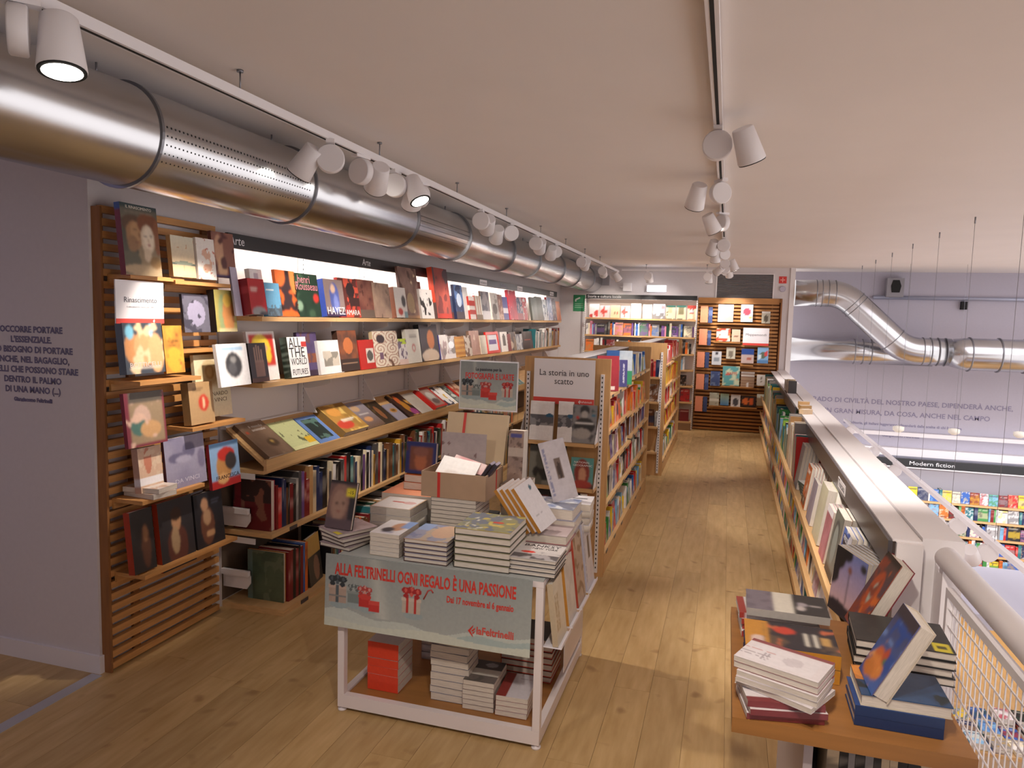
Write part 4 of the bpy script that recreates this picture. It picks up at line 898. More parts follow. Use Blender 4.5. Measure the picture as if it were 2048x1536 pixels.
# ------------------------------------------------------------------ slatted panel books
def px_book(it, xf, az=PI/2, lean=.10):
    y0, y1, z0, z1, t, off, fr, sp_, tx, lb = it
    h = (z1-z0)/math.cos(lean)
    book(m_face(xf-off, y0, z0+t*math.sin(lean)+.001, az, lean), y1-y0, h, t, fr, sp_, lb, 'books on the left slatted panel', text=tx, hard=t > .015, res=.005)
SPB = [
 (2.552, 2.762, 1.839, 2.151, 0.03, -0.01, '8c7a68; g 5c5c54 a08868; e .1 .4 .3 .4 4c4a40; e .3 .72 .3 .13 5c4434; e .32 .56 .22 .2 9c7450; e .38 .62 .16 .13 b08860; e .26 .44 .14 .12 8c6848; e .46 .57 .03 .05 8c6444; e .36 .645 .05 .012 4a342c; e .38 .47 .05 .012 7c4a3c; e .72 .74 .3 .16 7a4a30; e .95 .56 .1 .26 8a5638; e .68 .52 .19 .21 d0bca2; e .70 .54 .14 .17 e2d2bc; e .64 .3 .1 .1 cbb69c; e .62 .565 .045 .012 5c4438; e .78 .575 .045 .012 5c4438; e .70 .505 .02 .035 c8b090; e .70 .445 .045 .014 a4584c; e .15 .2 .3 .14 5c5848; e .55 .08 .6 .08 b09878; e .85 .2 .16 .09 8c6c44; r 0 .94 1 1 3c4c50; l .1 .86 .89 .02 8c7c6c', '7c2c34; r 0 .9 1 1 3a5a9c', [('IL RINASCIMENTO', 0.018, 'e8e0d0', 0.5, 0.95, 0.7)], 'largest book, two painted faces, top left of the slatted panel'),
 (2.844, 2.997, 1.848, 2.044, 0.025, 0.0, 'e2dac0; r 0 0 1 .3 c89c6c; g e0dcc8 d8b484; r 0 .3 1 .34 5c6c64; e .5 .34 .4 .05 8c9484; n 6 .8 c8a078', 'c8a070; v 2 8c7048', None, 'sandy landscape book on the top ledge of the slatted panel'),
 (3.004, 3.135, 1.847, 2.051, 0.015, -0.01, 'f0eae4; e .5 .45 .32 .3 e0b49c; n 5 .56 f0eae4; n 8 .72 c87058', 'e8e0d8', None, 'white book with reddish sketched figures, slatted panel top'),
 (3.142, 3.315, 1.866, 2.099, 0.02, 0.01, '8c5c50; e .3 .6 .2 .34 c89c80; e .4 .2 .2 .3 d0a884; n 4 .68 5c3434; r 0 0 1 .05 3c2c5c', '6a3c34', None, 'brown portrait book at the right end of the top ledge'),
 (2.913, 3.096, 1.583, 1.769, 0.015, 0.0, '5c5a68; e .5 .5 .34 .34 8c88a0; n 5 .6 3c3a48; r 0 .96 1 1 2c2834', '34323c', None, 'grey stone relief book in the second tier of the slatted panel'),
 (3.145, 3.307, 1.58, 1.798, 0.045, 0.0, 'a89c58; e .35 .4 .2 .5 8c9a6c; e .62 .4 .28 .45 c88850; e .6 .75 .2 .16 d8b050; r .1 0 1 .08 d0c090', '201c1c; v 2 4a3c34', None, 'golden green dancer book in the second tier of the slatted panel'),
 (2.553, 2.782, 1.398, 1.626, 0.04, 0.0, '3c4450; e .2 .5 .2 .3 c88c58; e .5 .5 .26 .36 d8a070; e .8 .4 .2 .4 dca878; e .16 .82 .1 .14 7cc0dc; e .7 .86 .06 .14 9cc8dc; n 5 .72 e8c8a0; r .1 .1 .9 .13 e8dcd0', '5c6878', [('BOTTICELLI', 0.03, 'd8ccc8', 0.5, 0.17, 0.8)], 'thick blue spined book with embracing figures below the white sign'),
 (2.788, 2.912, 1.39, 1.616, 0.015, 0.0, 'c08034; m 4 d89c3c; e .5 .28 .42 .26 d8a838; n 6 .8 8c5424; e .82 .2 .05 .04 c0302c; l .25 .75 .68 .04 3c2814; l .25 .8 .58 .04 3c2814', '8c5c24', None, 'amber parchment coloured book beside the blue spined one'),
 (3.044, 3.305, 1.136, 1.463, 0.02, 0.035, 'e0d4b4; e .42 .72 .26 .2 c8b48c; e .42 .72 .14 .12 b08c5c; e .42 .72 .08 .08 c8a878; n 7 .75 ccc098', 'd8ccac', [('LEONARDO', 0.03, '6c5c44', 0.55, 0.36, 0.7), ('DA VINCI', 0.03, '6c5c44', 0.55, 0.26, 0.6)], 'tall cream book with a faint sun drawing'),
 (2.937, 3.11, 1.119, 1.328, 0.045, -0.01, 'b8966c; e .58 .5 .22 .2 c8402c; e .58 .5 .05 .14 e8c8a0; r .15 .84 .6 .87 5c4834; r .15 .79 .5 .82 5c4834', '9c7c54; v 3 7c603c', None, 'kraft coloured book with a red disc on the third ledge'),
 (2.543, 2.777, 1.07, 1.315, 0.02, -0.01, '7c2c3c; r .1 .06 .95 .8 9a8468; e .4 .5 .22 .26 c8a898; e .3 .4 .2 .2 4a7068; e .6 .3 .26 .16 c89c6c; n 6 .74 d8b4a0; r .1 .8 .95 1 5a5248', '7c2438', None, 'maroon bordered fresco book with kneeling figure'),
 (2.631, 2.772, 0.845, 1.051, 0.035, 0.01, 'd0b098; e .4 .7 .16 .3 c07c64; n 6 .6 d8c0a8; r 0 .16 1 .34 e8e6ea', 'b89484; r 0 .16 1 .34 d8d4dc; v 3 8c6c60', None, 'upright book with a white band at its foot on the fourth ledge'),
 (2.784, 3.056, 0.821, 1.07, 0.015, 0.0, '8c88a4; m 3 9c98b0; e .3 .6 .22 .1 6a6684; e .6 .72 .16 .16 6a6684; e .45 .56 .2 .07 a8a4bc; e .9 .5 .1 .2 7a7490; n 4 .75 7a7694', '5a3038', [('DA VINCI', 0.03, 'c8c4d4', 0.5, 0.14, 0.6)], 'lavender book with a drawn horse on the fourth ledge'),
 (3.085, 3.312, 0.76, 0.998, 0.02, -0.01, '8cb0d8; e .45 .45 .26 .34 c08c54; e .55 .72 .3 .16 c0342c; e .7 .55 .2 .2 3a3434; r 0 0 1 .18 b02c2c; e .4 .2 .2 .12 d8a870; r 0 .9 1 1 48688c', '8c2430', [('FRANCESCA', 0.03, '2c1c1c', 0.55, 0.22, 0.8)], 'light blue book with a red hatted profile at the right of the fourth ledge'),
 (2.574, 2.706, 0.479, 0.765, 0.035, 0.0, '2c2a2c; e .62 .4 .2 .36 5c3c30; e .62 .6 .12 .14 8c6448', 'a0341c; l .4 .9 .4 .5 c87c4c', [], 'left one of two twin red spined portrait books on the lowest ledge'),
 (2.745, 2.972, 0.431, 0.764, 0.03, 0.0, '2e2c30; e .5 .32 .3 .3 5c342c; e .5 .68 .13 .15 b88c68; e .44 .4 .12 .2 a88c6c; e .5 .78 .16 .1 3c2820', 'a0341c; l .4 .9 .4 .5 c87c4c', [], 'right one of two twin red spined portrait books on the lowest ledge'),
 (2.983, 3.193, 0.463, 0.752, 0.02, 0.0, '24242a; e .42 .4 .24 .34 6c4434; e .36 .78 .12 .12 b88c6c; e .42 .55 .14 .14 b08c6c; e .5 .25 .16 .06 c0946c; r .6 .82 .9 .84 6c7488; r .6 .77 .85 .79 6c7488', '1c1c20', [], 'dark book with a standing pale lady at the right of the lowest ledge'),
]
for it in SPB: px_book(it, -2.53)
for k_ in range(2):
    book(m_flat(-2.56, 2.705, .825+.024*(k_+1)+.0005, .13, .19, -PI/2+.2*k_-.1), .13, .19, .0235, 'd8ccc4; n 5 .6 c8a890', 'b89484; r 0 .2 1 .4 e8e6ea', '%s pale book lying under the banded upright one' % ('lower', 'upper')[k_], 'pale books lying on the fourth ledge', hard=False)
sg2 = thing('sign', 'white sign reading Rinascimento with a red bottom band on the slatted panel', 'sign')
a_, b_, c_, d_ = (2.53, 2.81, 1.628, 1.82)
bx('board', -2.566, -2.56, a_, b_, c_, d_, mat('white_card', 'eeecf2', .6), sg2)
bx('red_band', -2.56, -2.559, a_, b_, c_, c_+.022, mat('red_print', 'dc4a42', .6), sg2)
lettering('Rinascimento', .035, '55555f', FPX((-2.5588, (a_+b_)/2, c_+.105)), sg2, width=.19)
lettering('è una passione nuova per i libri', .012, 'a0a0aa', FPX((-2.5588, (a_+b_)/2, c_+.075)), sg2, width=.16)
f_logo(FPX((-2.5588, b_-.07, c_+.011)), .02, 'ffffff', sg2)

# ------------------------------------------------------------------ near gondola: end shelves
EG = [
 (-1.219, -1.061, 0.256, 0.02, 'ebe9ea; r 0 .38 1 .66 8c8c90; n 5 .5 5c5c62; r 0 .66 1 1 ebe9ea; r 0 0 1 .36 ebe9ea; e .82 .64 .16 .05 2c5c7c', 'd8d0d0', None, 'left one of two white books with a bombed street photo under the sign'),
 (-1.031, -0.931, 0.262, 0.02, 'ebe9ea; r 0 .38 1 .66 8c8c90; n 5 .5 5c5c62; r 0 .66 1 1 ebe9ea; r 0 0 1 .36 ebe9ea; e .82 .64 .2 .05 2c5c7c', 'c8a898', None, 'right one of two white books with a bombed street photo under the sign'),
 (-0.935, -0.778, 0.247, 0.015, '8c8c8e; e .5 .86 .2 .14 3c3c3e; e .5 .74 .14 .1 b8b4b0; e .5 .45 .44 .22 38383a; e .4 .25 .4 .14 a8a4a0; n 5 .7 56565a; r .1 .5 .9 .54 e8e8e8; e .22 .66 .07 .04 c8382c; r .78 .7 .96 .76 3c7c9c; r .78 .82 .96 .85 2c5c5c', '3c3c40', None, 'grey book with a helmeted soldier photo'),
]
for x0, x1, h, t, fr, sp_, tx, lb in EG:
    book(m_face(x0, 4.525, .9065, 0, .12), x1-x0, h, t, fr, sp_, lb, 'books on the near gondola end', text=tx, res=.005)
EG2 = [
 (-1.214, -0.971, 0.266, 0.015, '7c7c74; r 0 .8 1 1 3c3c38; e .4 .3 .3 .2 2c2c2c; n 4 .6 5c5c54; e .55 .4 .1 .1 2c2c2c', '4c4c48', None, 'big grey photo book with a crouching dark figure'),
 (-0.934, -0.787, 0.196, 0.01, '5c9c9c; e .5 .5 .34 .46 8c3c34; e .52 .42 .17 .26 c89478; r 0 0 1 .14 5c4c4c; e .5 .12 .46 .14 a8443c', '3c7c7c', [('NATIONAL', 0.018, 'f4f4f4', 0.48, 0.84, 0.7), ('GEOGRAPHIC', 0.018, 'f4f4f4', 0.52, 0.74, 0.85)], 'teal photo book with a girl in a red shawl'),
]
for x0, x1, h, t, fr, sp_, tx, lb in EG2:
    book(m_face(x0, 4.525, .6135, 0, .12), x1-x0, h, t, fr, sp_, lb, 'books on the near gondola end', text=tx, res=.005)
MB().box(-1.27, -.79, 4.49, 4.638, .30, .322).build('end_shelf', BEECHX, G1)
book(m_face(-1.24, 4.52, .3235, 0, .1), .2, .27, .02, '1c1a1c; r .2 .4 .8 .8 5c2c24; n 6 .6 2c2624', '141416', 'black book with dark red letters low on the near gondola end', None)
book(m_face(-.99, 4.52, .3235, 0, .1), .17, .25, .02, 'e8e6e8; r .1 .6 .9 .9 1c1c20; v 3 e8e6e8; n 4 .6 2c2c30', 'c83030', 'black and white lettered book low on the near gondola end', None)

# gondola side rows (they face the aisle, +X)
rg = random.Random(31)
def grows(G, x1, secs, levels, pals, hmax, who, dzs, dep):
    for k, z in enumerate(levels):
        for i, (a, b) in enumerate(secs):
            dz = .0 if i == 0 else dzs[k % 5]
            if k == len(levels)-1: dz = 0
            zz = z+dz
            row((a, b), place_px(x1-.03, zz), zz, pals[k % len(pals)], (.13, hmax), (.010, .032), dep, '%s shelf %s, %s bay' % (who, ('one', 'two', 'three', 'four', 'five')[k], ('near', 'far')[i]),
                'on shelf %s of the %s, %s bay' % (('one', 'two', 'three', 'four', 'five')[k], who, ('near', 'far')[i]), rg, mode=.22)
depth_face = .16
# big books turned towards the camera on the top shelf of the near gondola
for (x0, y0, w, h, t, az, fr, sp_, lb) in [
    (-.842, 4.74, .105, .205, .018, 30, '88c0d8; m 3 a0d0e4; n 5 .66 4a78b8; r .5 0 1 .3 3c5ca8', '70a8b8', 'light blue travel book facing the camera on the top gondola shelf'),
    (-.85, 4.93, .155, .245, .018, 25, 'a82c38; r .45 .05 .8 .12 e8dcd8; m 3 9c2834; r .45 .05 .8 .13 e8dcd8', '8c2430', 'dark red book with a white label on the top gondola shelf'),
    (-.885, 5.28, .20, .20, .018, 22, '7c6c7c; e .3 .5 .3 .4 8c6450; n 3 .6 9c7864; r .72 0 1 1 4a4884; l .82 .9 .5 .7 c8c8dc', '3c3c6c', 'violet and brown landscape book on the top gondola shelf'),
    (-.88, 5.50, .20, .26, .018, 20, 'd8e0e8; m 3 b8c8d8; r 0 .8 .5 1 2c5ca0; r .5 0 1 .4 3c9c6c', '3c9c6c', 'tall white green book at the far side of the top gondola bay')]:
    book(m_face(x0, y0, 1.2085, math.radians(az), .05), w, h, t, fr, sp_, lb, None, hard=False)
row((4.69, 4.72), place_px(-.745, 1.205), 1.205, ['orange'], (.19, .21), (.02, .028), .16, None, 'at the near end of the top gondola shelf', rg)
row((5.66, 5.87), place_px(-.75, 1.205), 1.205, ['white', 'green', 'white', 'red'], (.15, .22), (.012, .03), .16, 'right part of the top gondola shelf', 'right of the violet landscape book on the top gondola shelf', rg)
pals1 = [['light blue', 'white', 'blue', 'green', 'cream'], ['orange', 'red', 'salmon', 'orange', 'yellow', 'green', 'white'], ['purple', 'dark red', 'brown', 'navy', 'white', 'cream', 'blue'], ['black', 'white', 'dark grey', 'red', 'blue', 'grey', 'white'], ['red', 'white', 'blue', 'light blue', 'green', 'yellow', 'white']]
row((5.93, 7.12), place_px(-.745, 1.205), 1.205, pals1[0], (.15, .22), (.012, .03), .16, 'far bay top shelf of the near gondola', 'in the far bay of the top gondola shelf', rg, mode=.3)
grows(G1, -.715, [(4.70, 5.87), (5.93, 7.12)], [1.205, .965, .725, .475, .14][1:], pals1[1:], .205, 'near gondola', (.035, -.03, .03, 0, 0)[1:]+(0,), .2)
pals2 = [['red', 'red', 'red', 'green', 'salmon', 'white'], ['yellow', 'orange', 'mustard', 'yellow', 'red'], ['red', 'yellow', 'red', 'white'], ['red', 'mustard', 'yellow', 'salmon'], ['blue', 'red', 'green', 'yellow', 'white', 'light blue']]
grows(G2, -.628, [(8.06, 9.27), (9.33, 10.5)], [1.215, .975, .735, .485, .14], pals2, .21, 'far gondola', (.035, -.03, .03, 0, 0), .2)
for k_, z_ in enumerate((1.1, .83, .56, .28)):
    row((-1.15, -.68), place_my(7.90, z_), z_, [['red', 'dark red', 'navy'], ['blue', 'brown', 'tan'], ['grey', 'brown', 'black'], ['blue', 'navy', 'white']][k_], (.15, .2), (.02, .04), .1, 'end shelf %d of the far gondola' % (k_+1), 'on end shelf %s of the far gondola' % ('one', 'two', 'three', 'four')[k_], rg, mode=.5)

# ------------------------------------------------------------------ back wall books
BK1 = [
 (-2.173, -2.018, 0.215, 'e8dcdc; e .2 .1 .2 .2 b83430; e .75 .3 .2 .3 c84440', 'white book with red lilies, leftmost'),
 (-2.002, -1.848, 0.194, 'e0c0c0; e .4 .7 .12 .2 c03c34; e .4 .5 .4 .12 c03c34; e .4 .3 .12 .2 c03c34', 'pink book with a red lily, second from left'),
 (-1.823, -1.679, 0.198, 'dcc49c; r .6 .3 .85 .45 c8543c; r .3 .25 .5 .45 8c6c3c', 'tan book with a small red mark, third'),
 (-1.663, -1.519, 0.193, 'e4c8c8; e .4 .7 .12 .2 c03c34; e .4 .5 .4 .12 c03c34; e .4 .3 .12 .2 c03c34', 'second pink book with a red lily, fourth'),
 (-1.503, -1.345, 0.236, 'f0eae8; e .2 .15 .2 .2 e0a8a0; e .6 .2 .2 .16 e8b8b0', 'white book with pale pink figures, fifth'),
 (-1.314, -1.173, 0.224, 'f0ece0; e .5 .4 .2 .2 e8d8a0; e .8 .7 .1 .1 d8a070', 'blank bright cream book, sixth'),
 (-1.157, -0.971, 0.235, 'a8acc0; r 0 0 1 .4 6c6c70; n 5 .6 c8ccd8; e .8 .8 .16 .12 c88888', 'grey book with a cloudy photo, seventh'),
 (-0.955, -0.809, 0.216, 'e4d8b8; r .0 .86 1 1 2c5c54; r .2 .5 .7 .84 c8bc98; n 6 .7 4a4a44; r .1 0 .7 .08 3c4c44', 'cream book with a dark square and green top, eighth'),
 (-0.794, -0.649, 0.219, 'e4d8b8; r .0 .86 1 1 2c5c54; r .25 .4 .75 .8 8c8464; r .1 0 .7 .08 3c3c34', 'cream book with a brown square and green top, ninth'),
 (-0.626, -0.497, 0.222, 'e4d8b8; r .0 .8 1 1 b83c34; r .2 .4 .8 .84 b84c3c; e .5 .62 .2 .14 c8d0d4; r .1 0 .7 .08 b83c34', 'cream book with a red square, rightmost'),
]
for x0, x1, h, fr, lb in BK1:
    book(m_face(x0, 11.61, 1.737, 0, .1), x1-x0, h, .02, fr, 'c8b8a8', lb + ', far bookcase top shelf', 'books facing out on the far bookcase', fine=False, hard=False, res=.02)
rg = random.Random(41)
depth_face = .15
for k_, (z_, pal, x0_, x1_, md) in enumerate([(1.462, ['black', 'dark grey', 'grey', 'white', 'cream', 'dark green', 'white', 'pink', 'orange', 'light blue', 'blue', 'purple'], BX0+.02, BX1-.02, .28),
        (1.20, ['red', 'white', 'brown', 'dark red', 'black', 'grey', 'mustard', 'orange', 'beige'], BX0+.02, BX1-.02, .25), (.95, ['black', 'dark green', 'grey', 'light blue', 'purple', 'white'], -.86, BX1-.02, .4),
        (.70, ['dark grey', 'black', 'purple', 'blue', 'navy'], -.86, BX1-.02, .4), (.45, ['black', 'white', 'dark red', 'navy', 'red'], -.86, BX1-.02, .1), (.14, ['dark red', 'brown', 'cream', 'dark green'], -.86, BX1-.02, .35)]):
    row((x0_, x1_), place_my(11.60, z_), z_, pal, (.16, .215), (.016, .036), .14, 'far bookcase shelf %d' % (k_+2), 'on shelf %s of the far bookcase' % ('two', 'three', 'four', 'five', 'six', 'seven')[k_], rg, mode=md)
BP = [
 (-0.431, -0.317, 1.699, 1.955, 'ee9a78', '1c1c1c', 'salmon book, top of the left column'),
 (-0.436, -0.315, 1.348, 1.598, 'ee9a78', '1', 'salmon book, second in the left column'),
 (-0.45, -0.336, 0.994, 1.238, 'ee9a78', '1', 'salmon book, third in the left column'),
 (-0.448, -0.326, 0.647, 0.892, 'ee9a78', '1', 'salmon book, fourth in the left column'),
 (-0.447, -0.332, 0.298, 0.536, 'ee9a78', '1', 'salmon book, fifth in the left column'),
 (-0.31, -0.249, 1.694, 1.942, '3c4a78; r 0 .5 1 .8 5c6c98', '1', 'navy book beside the top salmon book'),
 (-0.307, -0.255, 1.344, 1.577, '3c4a78; r 0 .5 1 .8 5c6c98', '1', 'navy book beside the second salmon book'),
 (-0.328, -0.267, 0.991, 1.234, '3c4a78', '1', 'navy book beside the third salmon book'),
 (-0.318, -0.258, 0.645, 0.889, '3c4a78; r 0 .5 1 .8 5c6c98', '1', 'navy book beside the fourth salmon book'),
 (-0.324, -0.263, 0.296, 0.534, '3c4a78', '1', 'navy book beside the fifth salmon book'),
 (-0.168, 0.062, 1.716, 1.985, 'e8e0d8; n 3 .55 c8b4a8; r 0 .7 1 1 f0ece8', '1', 'large bright washed out book at the top'),
 (0.172, 0.348, 1.724, 1.991, 'b8ccd8; e .5 .6 .3 .22 e0485c; e .8 .25 .1 .08 e8c03c', '1', 'pale blue book with a red dot'),
 (0.479, 0.602, 1.709, 1.891, 'b8b4a4; e .5 .4 .3 .3 5c5448; r 0 .8 1 1 e0dcd4', '1', 'small grey book at the top right'),
 (-0.175, 0.034, 1.413, 1.615, 'e8e0d0; n 5 .5 c8503c; r .3 .3 .8 .8 f4f0ea; n 7 .7 d8b040', '1', 'colourful patterned book in the second row'),
 (0.056, 0.181, 1.412, 1.605, 'd8c0a8; r .2 .4 .8 .5 8c5c4c', '1', 'beige book in the second row'),
 (-0.225, -0.082, 1.044, 1.255, 'c8ccd4; r .3 .8 .7 .95 3c3c48; e .5 .4 .3 .2 8c94a0', '1', 'white blue book in the third row, left'),
 (-0.012, 0.122, 1.147, 1.325, 'c8c4b4; e .5 .4 .3 .3 7c7468', '1', 'small cream book with a round picture in the third row'),
 (0.213, 0.397, 1.088, 1.311, '2c4c94; r 0 0 1 .6 c8b4b0; e .6 .3 .2 .1 b86c5c', '1', 'navy topped book in the third row'),
 (0.447, 0.607, 1.097, 1.342, '88b4dc; e .5 .5 .24 .2 5c6c5c; e .2 .4 .1 .2 d8e8f0; e .8 .6 .1 .2 d84848; r 0 0 1 .2 5c8cc0', '1', 'bright blue book with figures in the third row'),
 (-0.231, -0.087, 0.715, 0.942, '3c4c78; n 4 .6 6c7c9c', '1', 'dark blue book in the fourth row'),
 (-0.051, 0.203, 0.727, 1.031, '5ca0a4; n 3 .6 c8d4b8; n 5 .75 d8b088; e .3 .6 .08 .06 d84c3c', '1', 'teal world map book in the fourth row'),
 (0.226, 0.424, 0.717, 0.957, 'e8e4e0; r 0 0 1 .7 a88c74; s 5 8c6c58; r .4 0 .6 .3 e8e8ec', '1', 'white and brown book in the fourth row'),
 (0.459, 0.59, 0.751, 0.92, 'eceae8; n 5 .68 8c7c6c', '1', 'white card book with a small drawing in the fourth row'),
 (-0.23, -0.086, 0.399, 0.605, 'b0b0a0; n 4 .6 8c8c7c; r 0 .4 1 .5 d8d8cc', '1', 'grey green book in the bottom row'),
 (-0.065, 0.063, 0.417, 0.598, '88a8c0; r 0 0 1 .3 c8d04c; g a8c0a0 4c84b8', '1', 'seaside book in the bottom row'),
 (0.093, 0.235, 0.403, 0.591, 'd8d4d4; e .5 .4 .3 .3 4c4a50', '1', 'white book with a dark figure in the bottom row'),
 (0.249, 0.463, 0.415, 0.579, '2c1814; e .3 .5 .2 .3 e07030; e .7 .5 .16 .3 d86028', '1', 'dark book with orange glow in the bottom row'),
 (0.476, 0.578, 0.441, 0.619, 'a89478; r 0 .7 1 1 d8e0d8', '1', 'tan book at the right of the bottom row'),
]
for x0, x1, z0, z1, fr, sp_, lb in BP:
    book(m_face(x0, 11.70, z0+.0022, 0, .1), x1-x0, z1-z0, .02, fr, fr.split(';')[0], lb + ' of the far slatted panel', 'books on the far slatted panel', fine=False, hard=False, res=.02, text=[('MAPPE', .07, 'c03c30', .55, .62, .6)] if 'world map' in lb else None)
a_, b_, c_, d_ = (0.221, 0.6, 1.368, 1.636)
sg3 = thing('sign', 'white sign with red bottom band on the far slatted panel', 'sign')
bx('board', a_, b_, 11.70, 11.706, c_, d_, mat('white_card', 'eeecf2', .6), sg3)
bx('red_band', a_, b_, 11.699, 11.70, c_, c_+.035, mat('red_print', 'dc4a42', .6), sg3)
lettering('Mappamondi', .05, '77777f', FMY(((a_+b_)/2, 11.698, (c_+d_)/2+.03)), sg3, width=.3)

# ------------------------------------------------------------------ parapet shelving, right
RS = []
def side(o):
    o.matrix_world = SM @ o.matrix_world; return o
pb = thing('parapet_bookcase', 'low white and beech bookcase under the parapet on the right of the aisle', 'bookcase', (0, 0, 0))
bx('back_panel', .645, .658, 2.66, 11.7, 0, .985, WPANEL, pb)
bx('top_board', .565, .655, 2.64, 8.0, .985, .992, WHITE, pb); bx('top_board', .565, .655, 8.35, 11.6, .985, .992, WHITE, pb)
hb_ = bx('header_board', .552, .566, 2.64, 6.0, .885, .986, GREYH, pb); bx('header_board', .552, .566, 6.7, 10.6, .885, .986, GREYH, pb)
bx('end_board', .575, .655, 2.62, 2.64, .59, .985, WHITE, pb); bx('end_board', .44, .655, 2.62, 2.64, 0, .585, WHITE, pb)
c_ = MB().box(.5505, .552, 3.62, 3.86, .905, .955).build('header_label', WHITE, pb); lettering('Toscana', .05, '3a3a44', FMX((.5503, 3.74, .93)), c_, width=.2)
for (z, xf) in ((.585, .455), (.345, .455), (.11, .455)):
    for (a, b_) in ((2.65, 4.9), (4.92, 7.2), (7.22, 9.45), (9.47, 11.68)):
        bx('shelf_board', xf, .644, a, b_, z-.022, z, BEECH, pb)
        MB().prism([(xf-.012, z-.024), (xf, z-.024), (xf, z+.018), (xf-.012, z+.018)], 'y', a, b_).build('shelf_lip', BEECH, pb)
bx('plinth', .465, .644, 2.65, 11.68, 0, .085, BEECH, pb)
for y in (4.91, 7.21, 9.46): upright(pb, .646-.03+.0, y, .1, .88, '-x')
pb.matrix_world = SM
first_side = set(o.name for o in bpy.data.objects)
rg = random.Random(51)
def sbook(y0, w, t, h, n, fr, sp_, lb, lean=.14, x=.47, z=.585, tx=None, grp=None, extra=''):
    "n copies facing the aisle (-X), front one at x; y0 near end"
    for k in range(n):
        M = m_face(x+k*(t+.0008), y0+w, z+t*math.sin(lean)+.001, -PI/2, lean)
        lb_ = lb if n == 1 else '%s, %s of %d copies from the aisle' % (lb, nth(k+1), n)
        if n == 1: book(SM @ M, w, h, t, fr, sp_, lb_, grp, text=tx, hard=False)
        else: book(SM @ M, w, h, t, fr if k == 0 else fr.split(';')[0], sp_, lb_, grp or 'copies of one title on the top parapet shelf', text=tx if k == 0 else None, hard=False)
LAMP = 'b0a8d0; g 7888c8 e0b8b4; r 0 0 1 .18 2c2834; e .3 .12 .3 .1 2c2834; n 5 .8 b8a8c8; r .5 .2 .53 .72 2c2c34; e .515 .74 .06 .06 8c5a4c; e .05 .85 .3 .2 26262a; e .3 .95 .24 .12 26262a; e .0 .6 .2 .2 2a2a30; e .9 .88 .1 .06 3a3a3c'
# the lamp post stack, turned towards the camera
M0 = T(.424, 2.985, .606) @ Rz(-math.radians(72)) @ Rx(-.10)
for k in range(6):
    book(SM @ T(.0168*k, .006*k, 0) @ M0, .235, .25, .0165, LAMP if k == 0 else 'dcdce4', 'dcd8e0', 'sunset city book with a black street lamp, %s of six copies from the aisle' % nth(k+1), 'copies of the street lamp book', hard=False)
sbook(3.06, .20, .02, .275, 6, '3c5cb0; m 3 5c7cc8; n 5 .62 e0e4f0; r .1 .74 .6 .92 2c2c3c; r 0 0 1 .2 6c5c54', 'e8e8f0', 'blue and white book with a dark title block', tx=[('PIAZZE', .03, 'e8e8f0', .38, .86, .42)])
sbook(3.3, .22, .032, .29, 4, '6c7068; m 3 7c7c74; e .5 .55 .36 .34 4a4c4c; e .5 .5 .28 .3 8c9490; r 0 0 1 .14 4a4440', 'c88c6c', 'grey book with a stone arch')
sbook(3.58, .19, .016, .25, 8, 'c0808c; m 3 a86870; r 0 .86 1 1 ece8ec', 'ece8ee; r 0 .1 1 .3 a86870; r 0 .5 1 .6 a86870', 'pink and white paperback guide')
sbook(3.86, .24, .042, .29, 3, 'd8d4b8; m 3 cbc7ac', 'd8d4b8; r 0 .7 1 .72 6c685c', 'thick cream slipcased book')
sbook(4.24, .20, .02, .24, 1, 'b8b0c0; v 4 7c7484', '8c8494', 'grey violet striped slim book')
sbook(4.60, .20, .016, .26, 8, 'd8702c; m 3 c05c24; r 0 .05 .8 .25 5c4c3c; n 5 .72 f0e0d0', 'e4e2ec; r 0 .1 1 .3 2c2a30', 'bright orange regional guide', tx=[('TUSCANY', .04, 'f4ece0', .45, .84, .8)])
for k in range(5):
    Mf = m_flat(.56, 5.0, .586+.017*(k+1), .14, .2, .05*k)
    book(SM @ Mf, .14, .2, .016, 'd8dcdc', '4c6460', 'green white book lying flat on the top parapet shelf, %s from the bottom' % nth(k+1), 'flat pile on the top parapet shelf', hard=False)
sbook(5.16, .2, .02, .3, 5, 'a0a4b0; v 5 8c90a0', 'c8ccd4', 'tall grey book in a clear wrap')
for k, (c1) in enumerate(['c8a890', 'd8889c', 'c83c2c', 'c89850', '6ca8b8', '6c9c8c']):
    book(SM @ T(.48+.024*k, 5.62, .70) @ Ry(.12+.03*k) @ Rz(0), .13, .215, .018, c1, c1, '%s book leaning in the fanned set on the top parapet shelf' % ['beige', 'pink', 'scarlet', 'amber', 'sky blue', 'sage'][k], 'fanned leaning books', hard=False) if False else None
row((5.42, 5.60), place_mx(.475, .585, SM), .585, ['pink', 'red', 'tan', 'teal', 'green', 'beige'], (.30, .33), (.016, .03), .19, 'tall coloured books on the top parapet shelf', 'of the tall coloured set on the top parapet shelf', rg)
row((5.62, 6.3), place_mx(.475, .585, SM), .585, ['beige', 'grey', 'white', 'tan', 'cream'], (.30, .40), (.016, .04), .18, 'tall pale books on the top parapet shelf', 'of the tall pale set on the top parapet shelf', rg)
row((6.32, 8.1), place_mx(.475, .585, SM), .585, ['green', 'lime green', 'dark green', 'white', 'teal', 'light blue', 'black'], (.2, .28), (.016, .04), .17, 'green books on the top parapet shelf', 'of the green set on the top parapet shelf', rg, mode=.2)
row((8.12, 11.3), place_mx(.475, .585, SM), .585, ['grey', 'dark grey', 'yellow', 'teal', 'green', 'white', 'mustard'], (.22, .38), (.02, .05), .17, 'far end of the top parapet shelf', 'at the far end of the top parapet shelf', rg)
